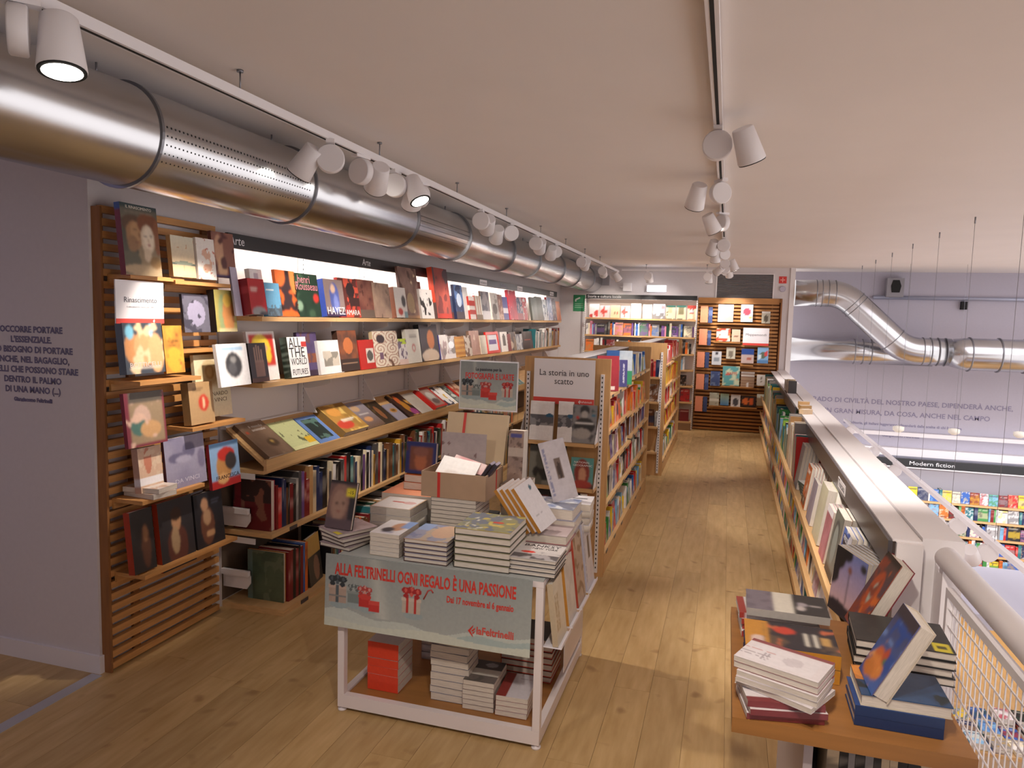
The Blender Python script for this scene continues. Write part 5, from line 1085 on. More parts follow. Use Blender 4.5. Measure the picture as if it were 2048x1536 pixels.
row((4.0, 11.4), place_mx(.475, .345, SM), .345, ['white', 'grey', 'light blue', 'yellow', 'green', 'purple', 'pink', 'dark grey', 'orange'], (.13, .2), (.015, .045), .17, 'middle parapet shelf', 'on the middle parapet shelf', rg, mode=.35)
row((4.3, 11.4), place_mx(.475, .11, SM), .11, ['white', 'grey', 'black', 'teal', 'red', 'yellow', 'blue', 'green'], (.13, .2), (.02, .05), .17, 'bottom parapet shelf', 'on the bottom parapet shelf', rg, mode=.35)
for k, (y0, c1, nm) in enumerate([(3.25, 'a08c94', 'mauve'), (3.52, 'b0b0c4', 'pale violet'), (3.76, '8c5c74', 'plum')]):
    sbook(y0, .17, .02, .2, 1, c1+'; m 3 c8c4cc', 'c8c4cc', '%s book facing out near the near end of the middle parapet shelf' % nm, z=.345)
# things on top of the bookcase, in front of the parapet
row((7.95, 8.6), place_mx(.575, .985, SM), .985, ['grey', 'white', 'dark grey', 'beige'], (.10, .14), (.02, .05), .08, 'small books standing on the parapet bookcase top', 'standing on top of the parapet bookcase', rg)
for k, (y_, c1) in enumerate([(6.6, 'c09868'), (6.35, 'a88454'), (6.12, 'dcc09c')]):
    book(SM @ T(.57, y_, .9925) @ Rz(.3*k), .09, .055-.008*k, .05, c1, c1, '%s wooden coloured box on top of the parapet bookcase' % ['farthest', 'middle', 'nearest'][k], 'small boxes on the parapet bookcase', name='gift_box', cat='box', hard=False, fine=False)

# leaning red art book against the bookcase end
M_ = T(.434, 2.64, .6725) @ Rz(-math.radians(87)) @ Ry(0)
lr = M_ @ Rx(-.46)
book(T(0, 0, .03) @ lr, .16, .275, .045, '5c3c3c; g 4c4038 6c4a64; e .5 .5 .3 .3 b8542c; e .5 .5 .1 .14 a8b4a8; n 5 .62 8c4430; n 4 .75 d8702c; r 0 .94 1 1 2c2a24', '4a1c24', 'thick dark red edged art book leaning back beside the cabinet end', None, back='7c2430', res=.005)

# ------------------------------------------------------------------ railing
rl = thing('railing', 'white tubular handrail with a wire mesh panel at the right edge', 'railing', (0, 0, 0))
MB().tube([(.715, 2.60, .962), (.715, 2.585, .962), (.715, 1.2, .958), (.715, -.2, .955)], [.026, .036, .036, .036], 28).build('handrail', WHITE, rl)
fr_ = MB().box(.693, .713, -.2, 2.49, .872, .896).box(.693, .713, 2.468, 2.49, -.05, .872).box(.693, .713, -.2, 2.468, -.05, -.03)
fr_.build('mesh_frame', WHITE, rl)
MB().box(.70, .73, 2.56, 2.60, .0, .93).build('post', WHITE, rl); MB().box(.70, .73, 1.0, 1.04, .0, .93).build('post', WHITE, rl)
MB().prism([(2.655, .70), (2.655, .93), (2.60, .905), (2.60, .70)], 'x', .70, .704).build('fixing_plate', WHITE, rl)
wm = MB(); y = -.15
while y < 2.46:
    wm.box(.7015, .7045, y, y+.0035, -.03, .872); y += .034
z = .0
while z < .87:
    wm.box(.6985, .7015, -.2, 2.475, z, z+.0045); z += .052
wmo = wm.build('wire_mesh', WHITE, rl); wmo['kind'] = 'stuff'

# ------------------------------------------------------------------ counter, right foreground
cn = thing('display_counter', 'low display counter with an overhanging wooden top in the right foreground', 'counter', (0, 0, 0))
bx('countertop', .06, .612, 1.85, 2.60, .66, .70, mat('counter_wood', 'a4713c', .45, noise=(5, .8), stretch=(.6, 5, 9), bump=.1), cn)
CWH = mat('counter_white', 'b8aeb0', .5)
bx('side_board', .24, .262, 1.90, 2.58, 0, .66, CWH, cn); bx('side_board', .585, .60, 1.90, 2.58, 0, .66, CWH, cn)
bx('back_board', .263, .584, 2.56, 2.58, 0, .66, CWH, cn)
for z in (.05, .40): bx('shelf_board', .263, .584, 1.91, 2.559, z-.02, z, CWH, cn)
rg = random.Random(61)
row((.30, .58), place_my(1.93, .40), .40, ['grey', 'dark red', 'black', 'beige', 'white', 'grey', 'white'], (.22, .245), (.015, .03), .16, 'spines under the counter top', 'on the shelf under the counter top', rg, fine=True)
def stack(n, cx, cy, z0, w, h, t, az, front, spine, lb, grp, jit=(.004, .01), top=None, hard=True, text=None, seed=0, twist=0, name='book', back=None):
    rg_ = random.Random(seed+len(lb)); z = z0+.0005
    for k in range(n):
        z += t
        last = k == n-1
        lb_ = ('topmost %s' % lb if last else '%s, %s from stack bottom' % (lb, nth(k+1))) if n > 1 else lb
        book(m_flat(cx+rg_.uniform(-1, 1)*jit[0], cy+rg_.uniform(-1, 1)*jit[0], z, w, h, az+rg_.uniform(-1, 1)*jit[1]+twist*k), w, h, t-.0006, front if last else front.split(';')[0], spine, lb_, grp if n > 1 else None,
             hard=hard, text=text if last else None, res=.005, back=back)
    return z
# white booklets, pages and red spines
WB_ = 'dcd6da; r 0 0 .14 1 8c4a4c; r .2 .1 .9 .9 dedadf; l .5 .85 .32 .02 a8a0a8; l .5 .8 .27 .02 a8a0a8; e .55 .62 .18 .12 ccc6cc; l .4 .44 .2 .4 c89c9c; l .6 .63 .12 .5 a8a0a8; l .7 .73 .12 .5 a8a0a8'
z = stack(3, .175, 1.935, .70, .145, .19, .0165, PI/2+.15, 'dcd6da; r 0 0 .16 1 7c3438', '7c3438', 'white booklet with a dark red spine', 'white booklets low in the front left pile of the counter', jit=(.008, .06), hard=False)
z = stack(3, .185, 1.945, z, .14, .205, .015, -PI/2-.45, WB_, 'dcd6da', 'white booklet turned askew', 'askew white booklets in the front left pile', jit=(.006, .12), hard=False)
z = stack(2, .185, 1.95, z, .14, .215, .016, -PI/2-.42, WB_, '8c4a4c', 'white booklet with a reddish edge', 'upper white booklets in the front left pile', jit=(.002, .02), hard=False)
# orange and dark hardcovers
OR_ = '2c2830; n 4 .6 5c4a3c; n 6 .72 c86a44; r 0 .74 1 1 c88c34; e .24 .86 .16 .08 d8c0b8; e .7 .55 .14 .12 c8402c; r .2 .2 .7 .24 e0dcd0; r .2 .3 .7 .34 e0dcd0; r .3 .06 .6 .16 c8a060; l .1 .9 .78 .02 8c6c3c'
stack(2, .222, 2.21, .70, .185, .255, .041, PI/2, OR_, 'c88c34', 'thick dark hardcover with an orange band', 'orange banded hardcovers on the counter', jit=(.002, .01), back='2c2a4c', text=[('Storia', .028, 'e0dcd0', .3, .3, .4)] if 0 else None)
# grey white black books behind with red tailed copies
stack(4, .20, 2.44, .70, .14, .235, .019, PI/2+.05, 'dcd8dc; r 0 .9 1 1 a03c34', 'dcd8dc; r 0 .9 1 1 a03c34', 'white booklet with a rounded red tail', 'red tailed booklets behind the orange banded books', jit=(.008, .10), hard=False)
stack(1, .225, 2.43, .7765, .17, .245, .025, PI/2, '2c2c2c; r 0 .66 1 1 7c7480; n 6 .6 6c6470; r 0 .42 1 .66 dcd8cc; r 0 0 1 .42 2c2c2e; e .5 .3 .1 .06 a8a0a8; e .3 .33 .12 .05 c8c0c0; r .45 .08 .5 .22 b8b0b0', 'a8a4a0', 'book with grey, cream and black bands topping the back left pile', None)
# black stack and blue stack
stack(4, .535, 2.325, .70, .215, .255, .0245, -PI/2-.06, '2c2b2a; n 4 .6 343230; r 0 .4 1 .55 26262a; r .72 .80 .98 .97 d8c832; r .8 .84 .9 .93 5c5420', '1c1b1e', 'black hardcover in the right rear pile', 'black hardcovers on the counter', jit=(.004, .02))
stack(2, .455, 1.99, .70, .155, .20, .0265, PI/2, '2c4c8c', '1c3460; r .15 .0 .9 1 2c5aa0; l .4 .9 .5 .3 5c84c0', 'blue spined hardcover in the front right pile', 'blue hardcovers on the counter', jit=(.001, .01))
stack(1, .465, 2.0, .753, .165, .205, .0305, -PI/2, '1f3350; m 3 2c4c74; n 4 .7 1c2a30; r 0 0 .5 .25 c07830; e .2 .1 .2 .12 d88c3c', 'c8c0b0', 'large blue and amber book topping the front right pile', None)
book(T(.383, 2.06, .786) @ Rz(-math.radians(88)) @ Rx(-.46), .15, .215, .042, '3458a0; g 4a4048 3c68b4; n 4 .58 2c4c94; n 5 .7 6c88c0; e .38 .34 .2 .12 c8642c; e .5 .22 .34 .14 d8843c; e .62 .42 .1 .1 b84c2c; e .3 .14 .26 .1 c87830; e .68 .36 .05 .05 5c7c54; n 6 .76 e8a058; r 0 .84 1 1 3a343c; n 4 .8 6c5458', 'c4b8a8', 'blue book with an orange face leaning back on the front right pile', None, res=.005, back='c4b8a8')

# ------------------------------------------------------------------ central display table
tb = thing('display_table', 'white metal display table on four legs with a poster across its front', 'table', (0, 0, 0))
X0, X1, Y0, Y1, TZ = -1.525, -.632, 2.632, 3.50, .69
TW = mat('table_metal', 'e2dadc', .4)
for x_ in (X0, X1-.03):
    for y_ in (Y0, Y1-.03):
        MB().box(x_, x_+.03, y_, y_+.03, .075, TZ-.03).build('leg', TW, tb)
        MB().tube([(x_+.015, y_+.015, 0), (x_+.015, y_+.015, .008), (x_+.015, y_+.015, .009), (x_+.015, y_+.015, .02)], [.019, .019, .009, .009], 14).build('foot', TW, tb)
fm = MB().box(X0, X1, Y0, Y0+.03, .018, .0745).box(X0, X1, Y1-.03, Y1, .018, .0745).box(X0, X0+.03, Y0+.0305, Y1-.0305, .018, .0745).box(X1-.03, X1, Y0+.0305, Y1-.0305, .018, .0745)
fm.build('bottom_frame', TW, tb)
MB().box(X0, X1, Y0, Y0+.03, TZ-.029, TZ-.006).box(X0, X1, Y1-.03, Y1, TZ-.029, TZ-.006).box(X0, X0+.03, Y0+.0305, Y1-.0305, TZ-.029, TZ-.006).box(X1-.03, X1, Y0+.0305, Y1-.0305, TZ-.029, TZ-.006).build('top_frame', TW, tb)
bx('tabletop', X0+.001, X1-.001, Y0+.001, Y1-.001, TZ-.0055, TZ, mat('table_top_grey', 'aab0b0', .5), tb)
bx('lower_shelf', X0+.031, X1-.031, Y0+.031, Y1-.031, .05, .066, mat('table_shelf_wood', 'a8743f', .45, noise=(6, .82), stretch=(.7, 5, 9)), tb)
# poster, a stiff printed card hooked to the front, tilted outwards at the bottom
def poster(w, h, gy, gift, par, mtx, lines, res=.0035):
    nu, nv = int(w/res), int(h/res)
    X, Y = np.meshgrid(np.linspace(0, 1, nu+1), np.linspace(0, 1, nv+1)); A = np.zeros((nv+1, nu+1, 3))
    top = np.array(hx('8d9494')); bot = np.array(hx('a4aaa8'))
    A[:] = bot+(top-bot)*Y[..., None]
    ray = np.exp(-((X-.25-.06*(1-Y))/.035)**2)*(Y > .2)*.35; A += ray[..., None]*np.array([.35, .33, .27])
    snow = .19+.05*np.sin(X*7+1)+.035*np.sin(X*19)
    mk = Y < snow; A[mk] = hx('b9c2bd'); mk2 = (Y < snow-.05) & (X > .5); A[mk2] = hx('a3b4b4'); mk3 = Y < .10+.03*np.sin(X*11+2); A[mk3] = hx('c4cabf')
    def rect(x0, y0, x1, y1, c): A[(X >= x0) & (X <= x1) & (Y >= y0) & (Y <= y1)] = hx(c)
    def ell(cx, cy, rx, ry, c): A[((X-cx)/rx)**2+((Y-cy)/ry)**2 <= 1] = hx(c)
    ax = h/w                                         # keeps the drawn gifts square
    def bow(cx, cy, r_, c1, c2):
        for a_, d_, q in ((2.6, 1, .55), (.5, 1, .55), (1.6, .7, .5), (3.4, .8, .4), (-.3, .8, .4), (2.1, .5, .45), (1.0, .5, .45)):
            ell(cx+math.cos(a_)*d_*r_*ax, cy+math.sin(a_)*d_*r_, q*r_*ax, q*r_*.8, c1)
        for a_, d_ in ((2.6, 1), (.5, 1), (1.5, .8)): ell(cx+math.cos(a_)*d_*r_*ax, cy+math.sin(a_)*d_*r_, .2*r_*ax, .3*r_, c2)
        ell(cx, cy, .25*r_*ax, .3*r_, c2)
    for (gx, gyy, s_, kind) in gift:
        hw = .13*s_*ax; gh = .24*s_
        ell(gx+.01, gyy-.03, hw*1.1, .05, '93a2a6')
        if kind == 'tan': rect(gx-hw, gyy, gx+hw, gyy+gh, 'a89488'); rect(gx-hw*1.08, gyy+gh*.8, gx+hw*1.08, gyy+gh, 'b49f92'); rect(gx-hw*.2, gyy, gx+hw*.2, gyy+gh, '505b62'); rect(gx-hw, gyy+gh*.35, gx+hw, gyy+gh*.45, '7c7c7c'); bow(gx, gyy+gh*1.15, .10*s_, '2c3238', '4c565e')
        if kind == 'grey': rect(gx-hw*.8, gyy, gx+hw*.8, gyy+gh*.75, '737e7e'); rect(gx-hw*.9, gyy+gh*.6, gx+hw*.9, gyy+gh*.78, '848e8c'); bow(gx, gyy+gh*.92, .07*s_, '5a6264', '9aa2a2')
        if kind == 'red':
            rect(gx-hw*.9, gyy, gx+hw*.5, gyy+gh*.6, 'b8302c'); ell(gx-hw*.2, gyy+gh*.6, hw*.75, gh*.18, 'c4403a'); bow(gx-hw*.2, gyy+gh*.85, .08*s_, 'a83c3a', 'c89088')
            rect(gx+hw*.3, gyy-.05, gx+hw*1.5, gyy+gh*.38, 'be3430'); rect(gx+hw*.25, gyy+gh*.2, gx+hw*1.55, gyy+gh*.4, 'cc4a42')
        if kind == 'redbow': rect(gx-hw, gyy, gx+hw, gyy+gh*.85, 'b4a89c'); rect(gx-hw*1.08, gyy+gh*.65, gx+hw*1.08, gyy+gh*.87, 'c0b2a6'); rect(gx-hw*.55, gyy, gx-hw*.3, gyy+gh*.85, 'b0302c'); rect(gx+hw*.3, gyy, gx+hw*.55, gyy+gh*.85, 'b0302c'); bow(gx, gyy+gh*1.05, .10*s_, 'a02426', 'c85a50')
    M = MB(); M.grid((0, 0, 0), (w, 0, 0), (0, 0, h), nu, nv, A); M.box(0, w, .0003, .004, 0, h, 0, hx('8d9494'))
    o = M.build('poster', [MATTE], par, True); o.matrix_local = mtx
    for s_, sz, c, cx, cz, wf in lines: lettering(s_, sz, c, face_mtx((cx*w, -.0008, cz*h), (1, 0, 0), (0, 0, 1)), o, 'poster_text', width=wf*w, bold=sz*.028)
    return o
gifts = [(.065, .34, 1, 'tan'), (.15, .36, .9, 'grey'), (.215, .33, 1, 'red'), (.44, .34, 1, 'redbow')]
PW, PH = .90, .305
po = poster(PW, PH, 0, gifts, tb, T(-1.565, 2.618, .388) @ Rz(0) @ Rx(.05),
    [('ALLA FELTRINELLI OGNI REGALO È UNA PASSIONE', .068, 'c83830', .49, .80, .88), ('Dai 17 novembre al 6 gennaio', .037, 'c83830', .765, .60, .31), ('laFeltrinelli', .042, 'c85048', .84, .245, .17)])
po.matrix_local = T(-1.572, 2.600, .388) @ Ry(.0) @ Rx(-.045)
f_logo(face_mtx((.715*PW, -.0008, .235*PH), (1, 0, 0), (0, 0, 1)), .05, 'c83830', po)
MB().tube([(.50*PW, -.0012, .56*PH), (.52*PW, -.0012, .68*PH), (.535*PW, -.0012, .70*PH), (.545*PW, -.0012, .66*PH)], .003, 6).build('candy_cane', txtmat('b04440'), po)

# piles on top (z = .69)
z = stack(4, -1.555, 2.78, TZ, .165, .20, .0185, -.35, '9c8c94; m 3 c8b8c0; r .7 .0 1 .12 e0d040', '6c5854', 'twisted hardcover with dark boards', 'twisted hardcovers at the left front corner of the table', jit=(.008, .22), hard=True, back='3c2c2c')
book(T(-1.645, 2.72, z+.005) @ Rz(-.10) @ Rx(-.26), .135, .205, .018, '6c5450; e .42 .56 .36 .4 8c6c60; e .42 .5 .26 .32 a08070; e .34 .52 .06 .03 4a3430; e .58 .54 .06 .03 4a3430; e .44 .36 .08 .02 8c5048; r 0 0 1 .2 5a4a50; r .78 .2 1 .9 2c2a2e; r .66 .7 .98 .86 dccc30; r 0 .95 1 1 2c2628', '2c2628; v 2 8c7c70', 'brown portrait book with a yellow sticker standing at the left of the table', None, text=[('-15', .022, '1c1c1c', .82, .78, .2)], res=.005)
stack(5, -1.33, 2.77, TZ, .135, .20, .0195, 0, 'e8e8ee; e .62 .55 .24 .3 c89878; r .3 .1 .7 .2 a8acc8; r .7 .5 1 1 88a8e0; e .4 .3 .2 .16 2c2c3c', 'a89884', 'blue and white paperback with a swimmer', 'thick paperbacks second from the left on the table front', jit=(.001, .006), hard=False)
stack(5, -1.137, 2.76, TZ, .19, .225, .0195, -PI/2+PI/2, '9498b0; n 5 .5 b8a898; n 6 .66 7c84a8; r 0 .6 .3 1 8ca4d0; e .7 .6 .3 .4 c8a890', '5c4848', 'patterned figure painting hardcover', 'patterned hardcovers in the middle of the table front', jit=(.001, .006), back='4c3434')
stack(6, -.895, 2.775, TZ, .235, .245, .0275, 0, '8c8c6c; n 7 .55 6c7484; n 6 .66 c0b060; n 8 .72 c8c8c0; e .62 .5 .1 .05 c83c30', '3c3c3c', 'big hardcover with a dappled garden picture', 'garden picture hardcovers right of centre on the table', jit=(.002, .008), back='3c3a34')
stack(4, -.69, 2.76, TZ, .19, .19, .0175, 0, 'c8c4c4; r 0 0 1 .3 5a5658; n 5 .62 a8a4a8; r 0 .5 1 1 d0cccc; e .3 .42 .16 .07 d84038', '2c2a2c', 'grey stencilled street art book', 'street art books at the right front corner of the table', jit=(.002, .008), text=[('BANKSY', .04, '2a2628', .5, .86, .8), ('NEW YORK', .028, '3a3638', .6, .68, .55)])
# second line of piles
stack(3, -1.467, 3.10, TZ, .205, .20, .037, 0, 'e4e0e2; r .05 .05 .95 .95 eeecee; r .3 .55 .6 .62 c83c34; e .75 .55 .16 .12 e0b8b8; f .03 c8a888', 'a8a6b0', 'thick white book with a red fish', 'thick white books at the left of the table', jit=(.002, .01), hard=False)
stack(2, -1.485, 3.335, TZ, .27, .25, .062, 0, 'ee9a74; m 3 f0a480; e .7 .4 .07 .04 d04838', 'b04a2c', 'large salmon orange book', 'large salmon books at the back left of the table', jit=(.004, .01), hard=False)
stack(9, -1.17, 3.14, TZ, .22, .20, .0193, 0, '8c8480', '5a5450; v 1 c8c0b0', 'spiral bound grey calendar under the cardboard box', 'spiral bound calendars', jit=(.001, .004), hard=False)
# cardboard box with ribbon
cb = thing('cardboard_box', 'open kraft cardboard box with a red ribbon standing on the calendars', 'box', (-1.17, 3.165, .865), .0)
cbw, cbd, cbh = .315, .26, .118
KI = mat('kraft_inner', 'a08468', .85)
b = MB().box(-cbw/2, cbw/2, -cbd/2, -cbd/2+.003, 0, cbh).box(-cbw/2, cbw/2, cbd/2-.003, cbd/2, 0, cbh).box(-cbw/2, -cbw/2+.003, -cbd/2+.003, cbd/2-.003, 0, cbh).box(cbw/2-.003, cbw/2, -cbd/2+.003, cbd/2-.003, 0, cbh).box(-cbw/2+.003, cbw/2-.003, -cbd/2+.003, cbd/2-.003, 0, .003)
b.build('box_body', CARD, cb)
MB().box(-.077, -.063, -cbd/2-.001, -cbd/2, 0, cbh).build('ribbon', RED, cb); MB().box(cbw/2, cbw/2+.001, .02, .034, 0, cbh).build('ribbon', RED, cb)
LM = T(-cbw/2, cbd/2+.001, cbh+.002) @ Rx(-.28)
q = MB().box(0, cbw, 0, .003, 0, .245).box(0, cbw, .003, .028, .242, .245).box(0, .003, .003, .028, 0, .242).box(cbw-.003, cbw, .003, .028, 0, .242).build('lid', mat('kraft_light', 'c9b496', .8, noise=(20, .95)), cb); q.matrix_local = LM
q2 = MB().box(.085, .099, -.001, 0, 0, .245).build('lid_ribbon', RED, q)
# contents of the box
book(T(-1.305, 3.205, .87) @ Rz(.02) @ Rx(-.10), .225, .27, .008, 'a89c9c; m 3 b4a8a8; n 9 .76 7c6464; e .5 .4 .04 .03 b03c34', 'a89c9c', 'grey speckled card with tiny red marks standing in the box', None, hard=False)
book(T(-1.285, 3.075, .955) @ Rz(-.05) @ Ry(.12) @ Rx(-.9), .19, .13, .006, 'f2f2f4; e .4 .3 .2 .1 e0dcdc; e .75 .2 .2 .16 a8b4c8', 'f2f2f4', 'white patterned card lying open in the box', None, hard=False)
book(T(-1.23, 3.15, 1.0) @ Rz(-.15) @ Ry(.2) @ Rx(-.8), .17, .06, .006, 'e0a8ac; m 3 f0d8d8', 'e0a8ac', 'pink wrapped card in the box', None, hard=False)
for k in range(2):
    MM = T(-.985+.028*k, 3.10, .80) @ Ry(.62) @ Rz(0)
    book(MM @ Rz(PI/2*0), .20, .19, .012, '2c2a34', '3c3440', '%s dark slim box slanting out of the cardboard box' % ('left', 'right')[k], 'dark slanting boxes in the cardboard box', hard=False, name='slim_box', cat='box') if False else None
for k in range(2):
    so = thing('slim_box', '%s dark slim box slanting out of the cardboard box' % ('left', 'right')[k], 'box', (0, 0, 0), 0, 'dark slanting boxes in the cardboard box')
    so.matrix_world = T(-1.115+.024*k, 3.07, .885) @ Ry(.62)
    MB().box(0, .014, 0, .06, 0, .185).build('case', mat('slim_dark', '38343e', .3), so); MB().box(.001, .013, .001, .059, .185, .188).build('end_cap', mat('slim_cap', 'a8a0b4', .3), so)
# acrylic sign behind the box
ac = thing('sign', 'acrylic holder with a winter gift poster about photography and art', 'sign', (0, 0, 0))
ac.matrix_world = T(-1.30, 3.445, 1.222) @ Rx(-.03)
MB().box(-.008, .31, .0075, .0105, -.055, .255).build('acrylic_panel', GLASS, ac)
MB().box(.09, .22, -.03, .05, -.532, -.516).box(.14, .17, .0, .006, -.516, -.02).build('stand', SLOT, ac)
MB().box(.07, .235, -.012, .007, -.035, -.008).build('clip', SLOT, ac)
MB().box(-.006, .306, .0045, .0072, .004, .257).build('card_border', mat('white_card', 'eeecf2', .6), ac)
poster(.30, .238, 0, [(.13, .27, .95, 'tan'), (.29, .27, .85, 'grey'), (.48, .25, 1.15, 'red'), (.84, .27, .9, 'redbow')], ac, T(0, .0, .012),
    [('La passione per la', .022, '3a3c44', .5, .84, .46), ('FOTOGRAFIA E L’ARTE', .042, 'd03c38', .52, .69, .86)])
# back left standing and right group
stack(2, -1.465, 3.365, TZ+.1245, .165, .10, .037, 0, 'd87038', 'c05c24', 'orange book under the blue framed one', 'orange books under the blue framed book', hard=False)
book(T(-1.55, 3.335, .8945) @ Rz(.0) @ Rx(-.12), .165, .16, .03, '2c3470; r .14 .1 .9 .86 7c4c3c; e .5 .4 .2 .3 b06c4c; e .5 .7 .24 .16 8c5c50; n 5 .72 5c3830', '24285c', 'dark blue framed book with two brown figures standing on the salmon pile', None, res=.005)
stack(4, -.945, 3.34, TZ, .12, .2, .0535, 0, '7c6c64', '6c5c54', 'brown book under the tall figured one', 'brown books at the back of the table', hard=False)
book(T(-.985, 3.27, .911) @ Rz(0) @ Rx(-.08), .075, .25, .08, '8c7870; m 3 a0887c; n 5 .66 6c5850; r 0 .5 1 .66 b8a89c; r .1 .86 .9 .95 4c4c88', '6c5c54', 'tall narrow brown figured book stack standing behind the box', None, hard=False)
for k in range(4):
    book(T(-.955+.022*k, 2.99, .858+.003*k) @ Ry(-.42) @ Rz(0.0) @ Rx(0), .004, .004, .004, 'ffffff', 'ffffff', 'x', None) if False else None
for k in range(4):
    MM = T(-.935+.026*k, 3.00+.001*k, .857) @ Rz(-math.radians(52)) @ Rx(-.40)
    book(T(.0, .06, -.165+.005*0) @ MM if False else T(-.02+.0*k, .05, .0) @ MM, .15, .20, .021, 'c4c0c4; m 3 b8b4b8; e .7 .8 .08 .05 3c5c6c; r .2 .3 .7 .33 d8d4d8', 'c08434', '%s orange spined grey book leaning behind the garden pile' % nth(k+1), 'orange spined leaning books', hard=False) if k < 0 else None
for k in range(4):
    book(T(-.97+.024*k, 3.03-.004*k, .858) @ Rz(-.35) @ Ry(-.33) , .14, .185, .018, 'c4c0c4; m 3 b8b4b8; e .7 .8 .08 .05 3c5c6c; r .2 .3 .7 .33 d8d4d8', 'c08434', '%s orange spined grey book leaning behind the garden pile' % nth(k+1), 'orange spined leaning books', hard=False) if False else None
for k in range(4):
    book(T(-.80+.026*k, 2.93, .776+.004*k) @ Ry(-.62) @ Rz(math.radians(68)), .13, .22, .0195, 'd0ccd0; e .7 .84 .08 .05 3c5c6c; l .2 .7 .3 .03 a8a4a8', 'c08434',
         '%s orange spined grey book leaning left behind the garden pile' % ('leftmost', 'second', 'third', 'rightmost')[k], 'orange spined leaning books', hard=False)
stack(2, -.72, 3.06, TZ, .21, .2, .04, 0, 'b0a0a4; m 3 c8bcc0', 'a86c70', 'rosy grey book under the blue red pile', 'rosy books at the right of the table', jit=(.002, .01), hard=True)
stack(3, -.72, 3.22, TZ, .20, .2, .052, 0, 'a8b0c8; n 5 .5 d8dce4; n 6 .62 8090b8', 'c03c34; r 0 .0 1 .04 a8a4b4', 'blue grey photo book with a red edge', 'blue grey books with red edges', jit=(.004, .02), back='a8a4b4')
stack(4, -.655, 3.40, TZ, .13, .17, .034, .05, 'dcdce4; m 4 e8e8f0; r .2 .6 .8 .7 3c3c44', 'c8c4cc', 'white book at the back right corner of the table', 'white books at the back right corner', jit=(.004, .04), hard=False)
book(T(-.735, 3.20, .85) @ Ry(-.30) @ Rz(.25), .12, .28, .03, 'c4bec4; m 3 b8b2b8; r .45 .35 .7 .7 6c5c54; e .57 .5 .08 .14 3c302c; l .1 .16 .5 .8 8c8ca8', 'a8a4b4; v 1 8084b0', 'tall pale photography book leaning over the right back piles', None, hard=True, text=[])
# side ledges on the right of the table, with books leaning outwards
LG = mat('ledge_white', 'e8e6f0', .4)
for k, (y_, z_, w, h, t, fr, sp_, lb) in enumerate([(2.655, .42, .16, .25, .022, 'd8cebc; m 3 cfc4b0; l .1 .25 .5 .6 b09c78; l .3 .45 .5 .6 b09c78', 'b8a890; l .3 .7 .5 .5 4c4840', 'cream book with tan lettering on the nearest side ledge'),
        (2.86, .42, .16, .27, .018, 'd4ccc4; m 3 c4bcb4', 'c88c3c', 'pale book with an orange spine on the second side ledge'),
        (3.06, .42, .17, .31, .02, 'b09c8c; m 3 c0a894; n 5 .62 8c7058', 'b04c3c', 'brown patterned book with a red edge on the third side ledge'),
        (3.27, .42, .18, .32, .022, 'd0ccd0; m 3 c4c0c4; r .5 .4 .7 .75 6c5c50; l .06 .14 .5 .8 9c9cb4', 'b8b8cc; v 1 9094bc', 'pale photography book on the farthest side ledge')]):
    MB().box(X1+.0005, X1+.075, y_-.005, y_+w+.005, z_-.003, z_).box(X1+.0725, X1+.075, y_-.005, y_+w+.005, z_, z_+.012).build('side_ledge', LG, tb)
    book(m_face(X1+.060, y_, z_+.0035, PI/2, .13), w, h, t, fr, sp_, lb, 'books on the table side ledges', hard=True)
MB().box(X1+.0005, X1+.004, 3.05, 3.48, .12, .45).build('side_plate', TW, tb)
# lower shelf piles (z = .066)
LZ_ = .0665
OK_ = 'c8c0c4'
stack(4, -1.36, 2.80, LZ_, .15, .145, .036, PI/2, OK_, 'd8442c', 'thick orange spined book', 'orange spined books at the left of the lower shelf', jit=(.001, .004), hard=False)
stack(2, -1.36, 2.80, LZ_+.146, .15, .145, .036, PI/2, OK_, 'd8442c', 'upper orange spined book', 'upper orange spined books on the lower shelf', jit=(.001, .004), hard=False)
stack(6, -1.24, 3.16, LZ_, .17, .2, .036, 0, '4c4444; m 3 2c2c3c', 'b8a8a4; r 0 .7 1 1 c05c3c', 'red edged white book in the shadow', 'shadowed books at the middle of the lower shelf', jit=(.001, .01), hard=False)
stack(9, -1.055, 2.80, LZ_, .125, .17, .0305, -PI/2, 'c4b8b4; r 0 .3 1 1 2c4c7c', '2c4c7c', 'white paperback with a blue back cover', 'tall tower of white paperbacks on the lower shelf', jit=(.004, .05), hard=False)
stack(6, -.92, 2.81, LZ_, .135, .19, .021, 0.02, '6c6460; n 6 .6 54504c; r 0 .3 1 .58 d0ccc4; r 0 .58 1 1 2a2a2e; e .6 .8 .2 .1 8c8c94', 'b09c98; r 0 .1 1 .2 a04040', 'small banded book with grey, cream and black cover', 'banded books on the lower shelf front', jit=(.001, .01), hard=False)
stack(4, -.775, 2.81, LZ_, .135, .2, .022, .03, 'd0ccd4; r 0 0 .3 1 8c3430; l .5 .9 .8 .03 a8a0a8', '8c3430', 'white booklet with a dark red spine band', 'white booklets at the right front of the lower shelf', jit=(.001, .02), hard=False)
stack(7, -.80, 3.13, LZ_, .24, .2, .0285, 0.0, '2c2c30; m 3 3c3c40', 'c04430; r 0 .1 1 .14 a8a4a8', 'red edged black book, back right of the lower shelf', 'red edged books at the back of the lower shelf', jit=(.002, .01), back='c04430')

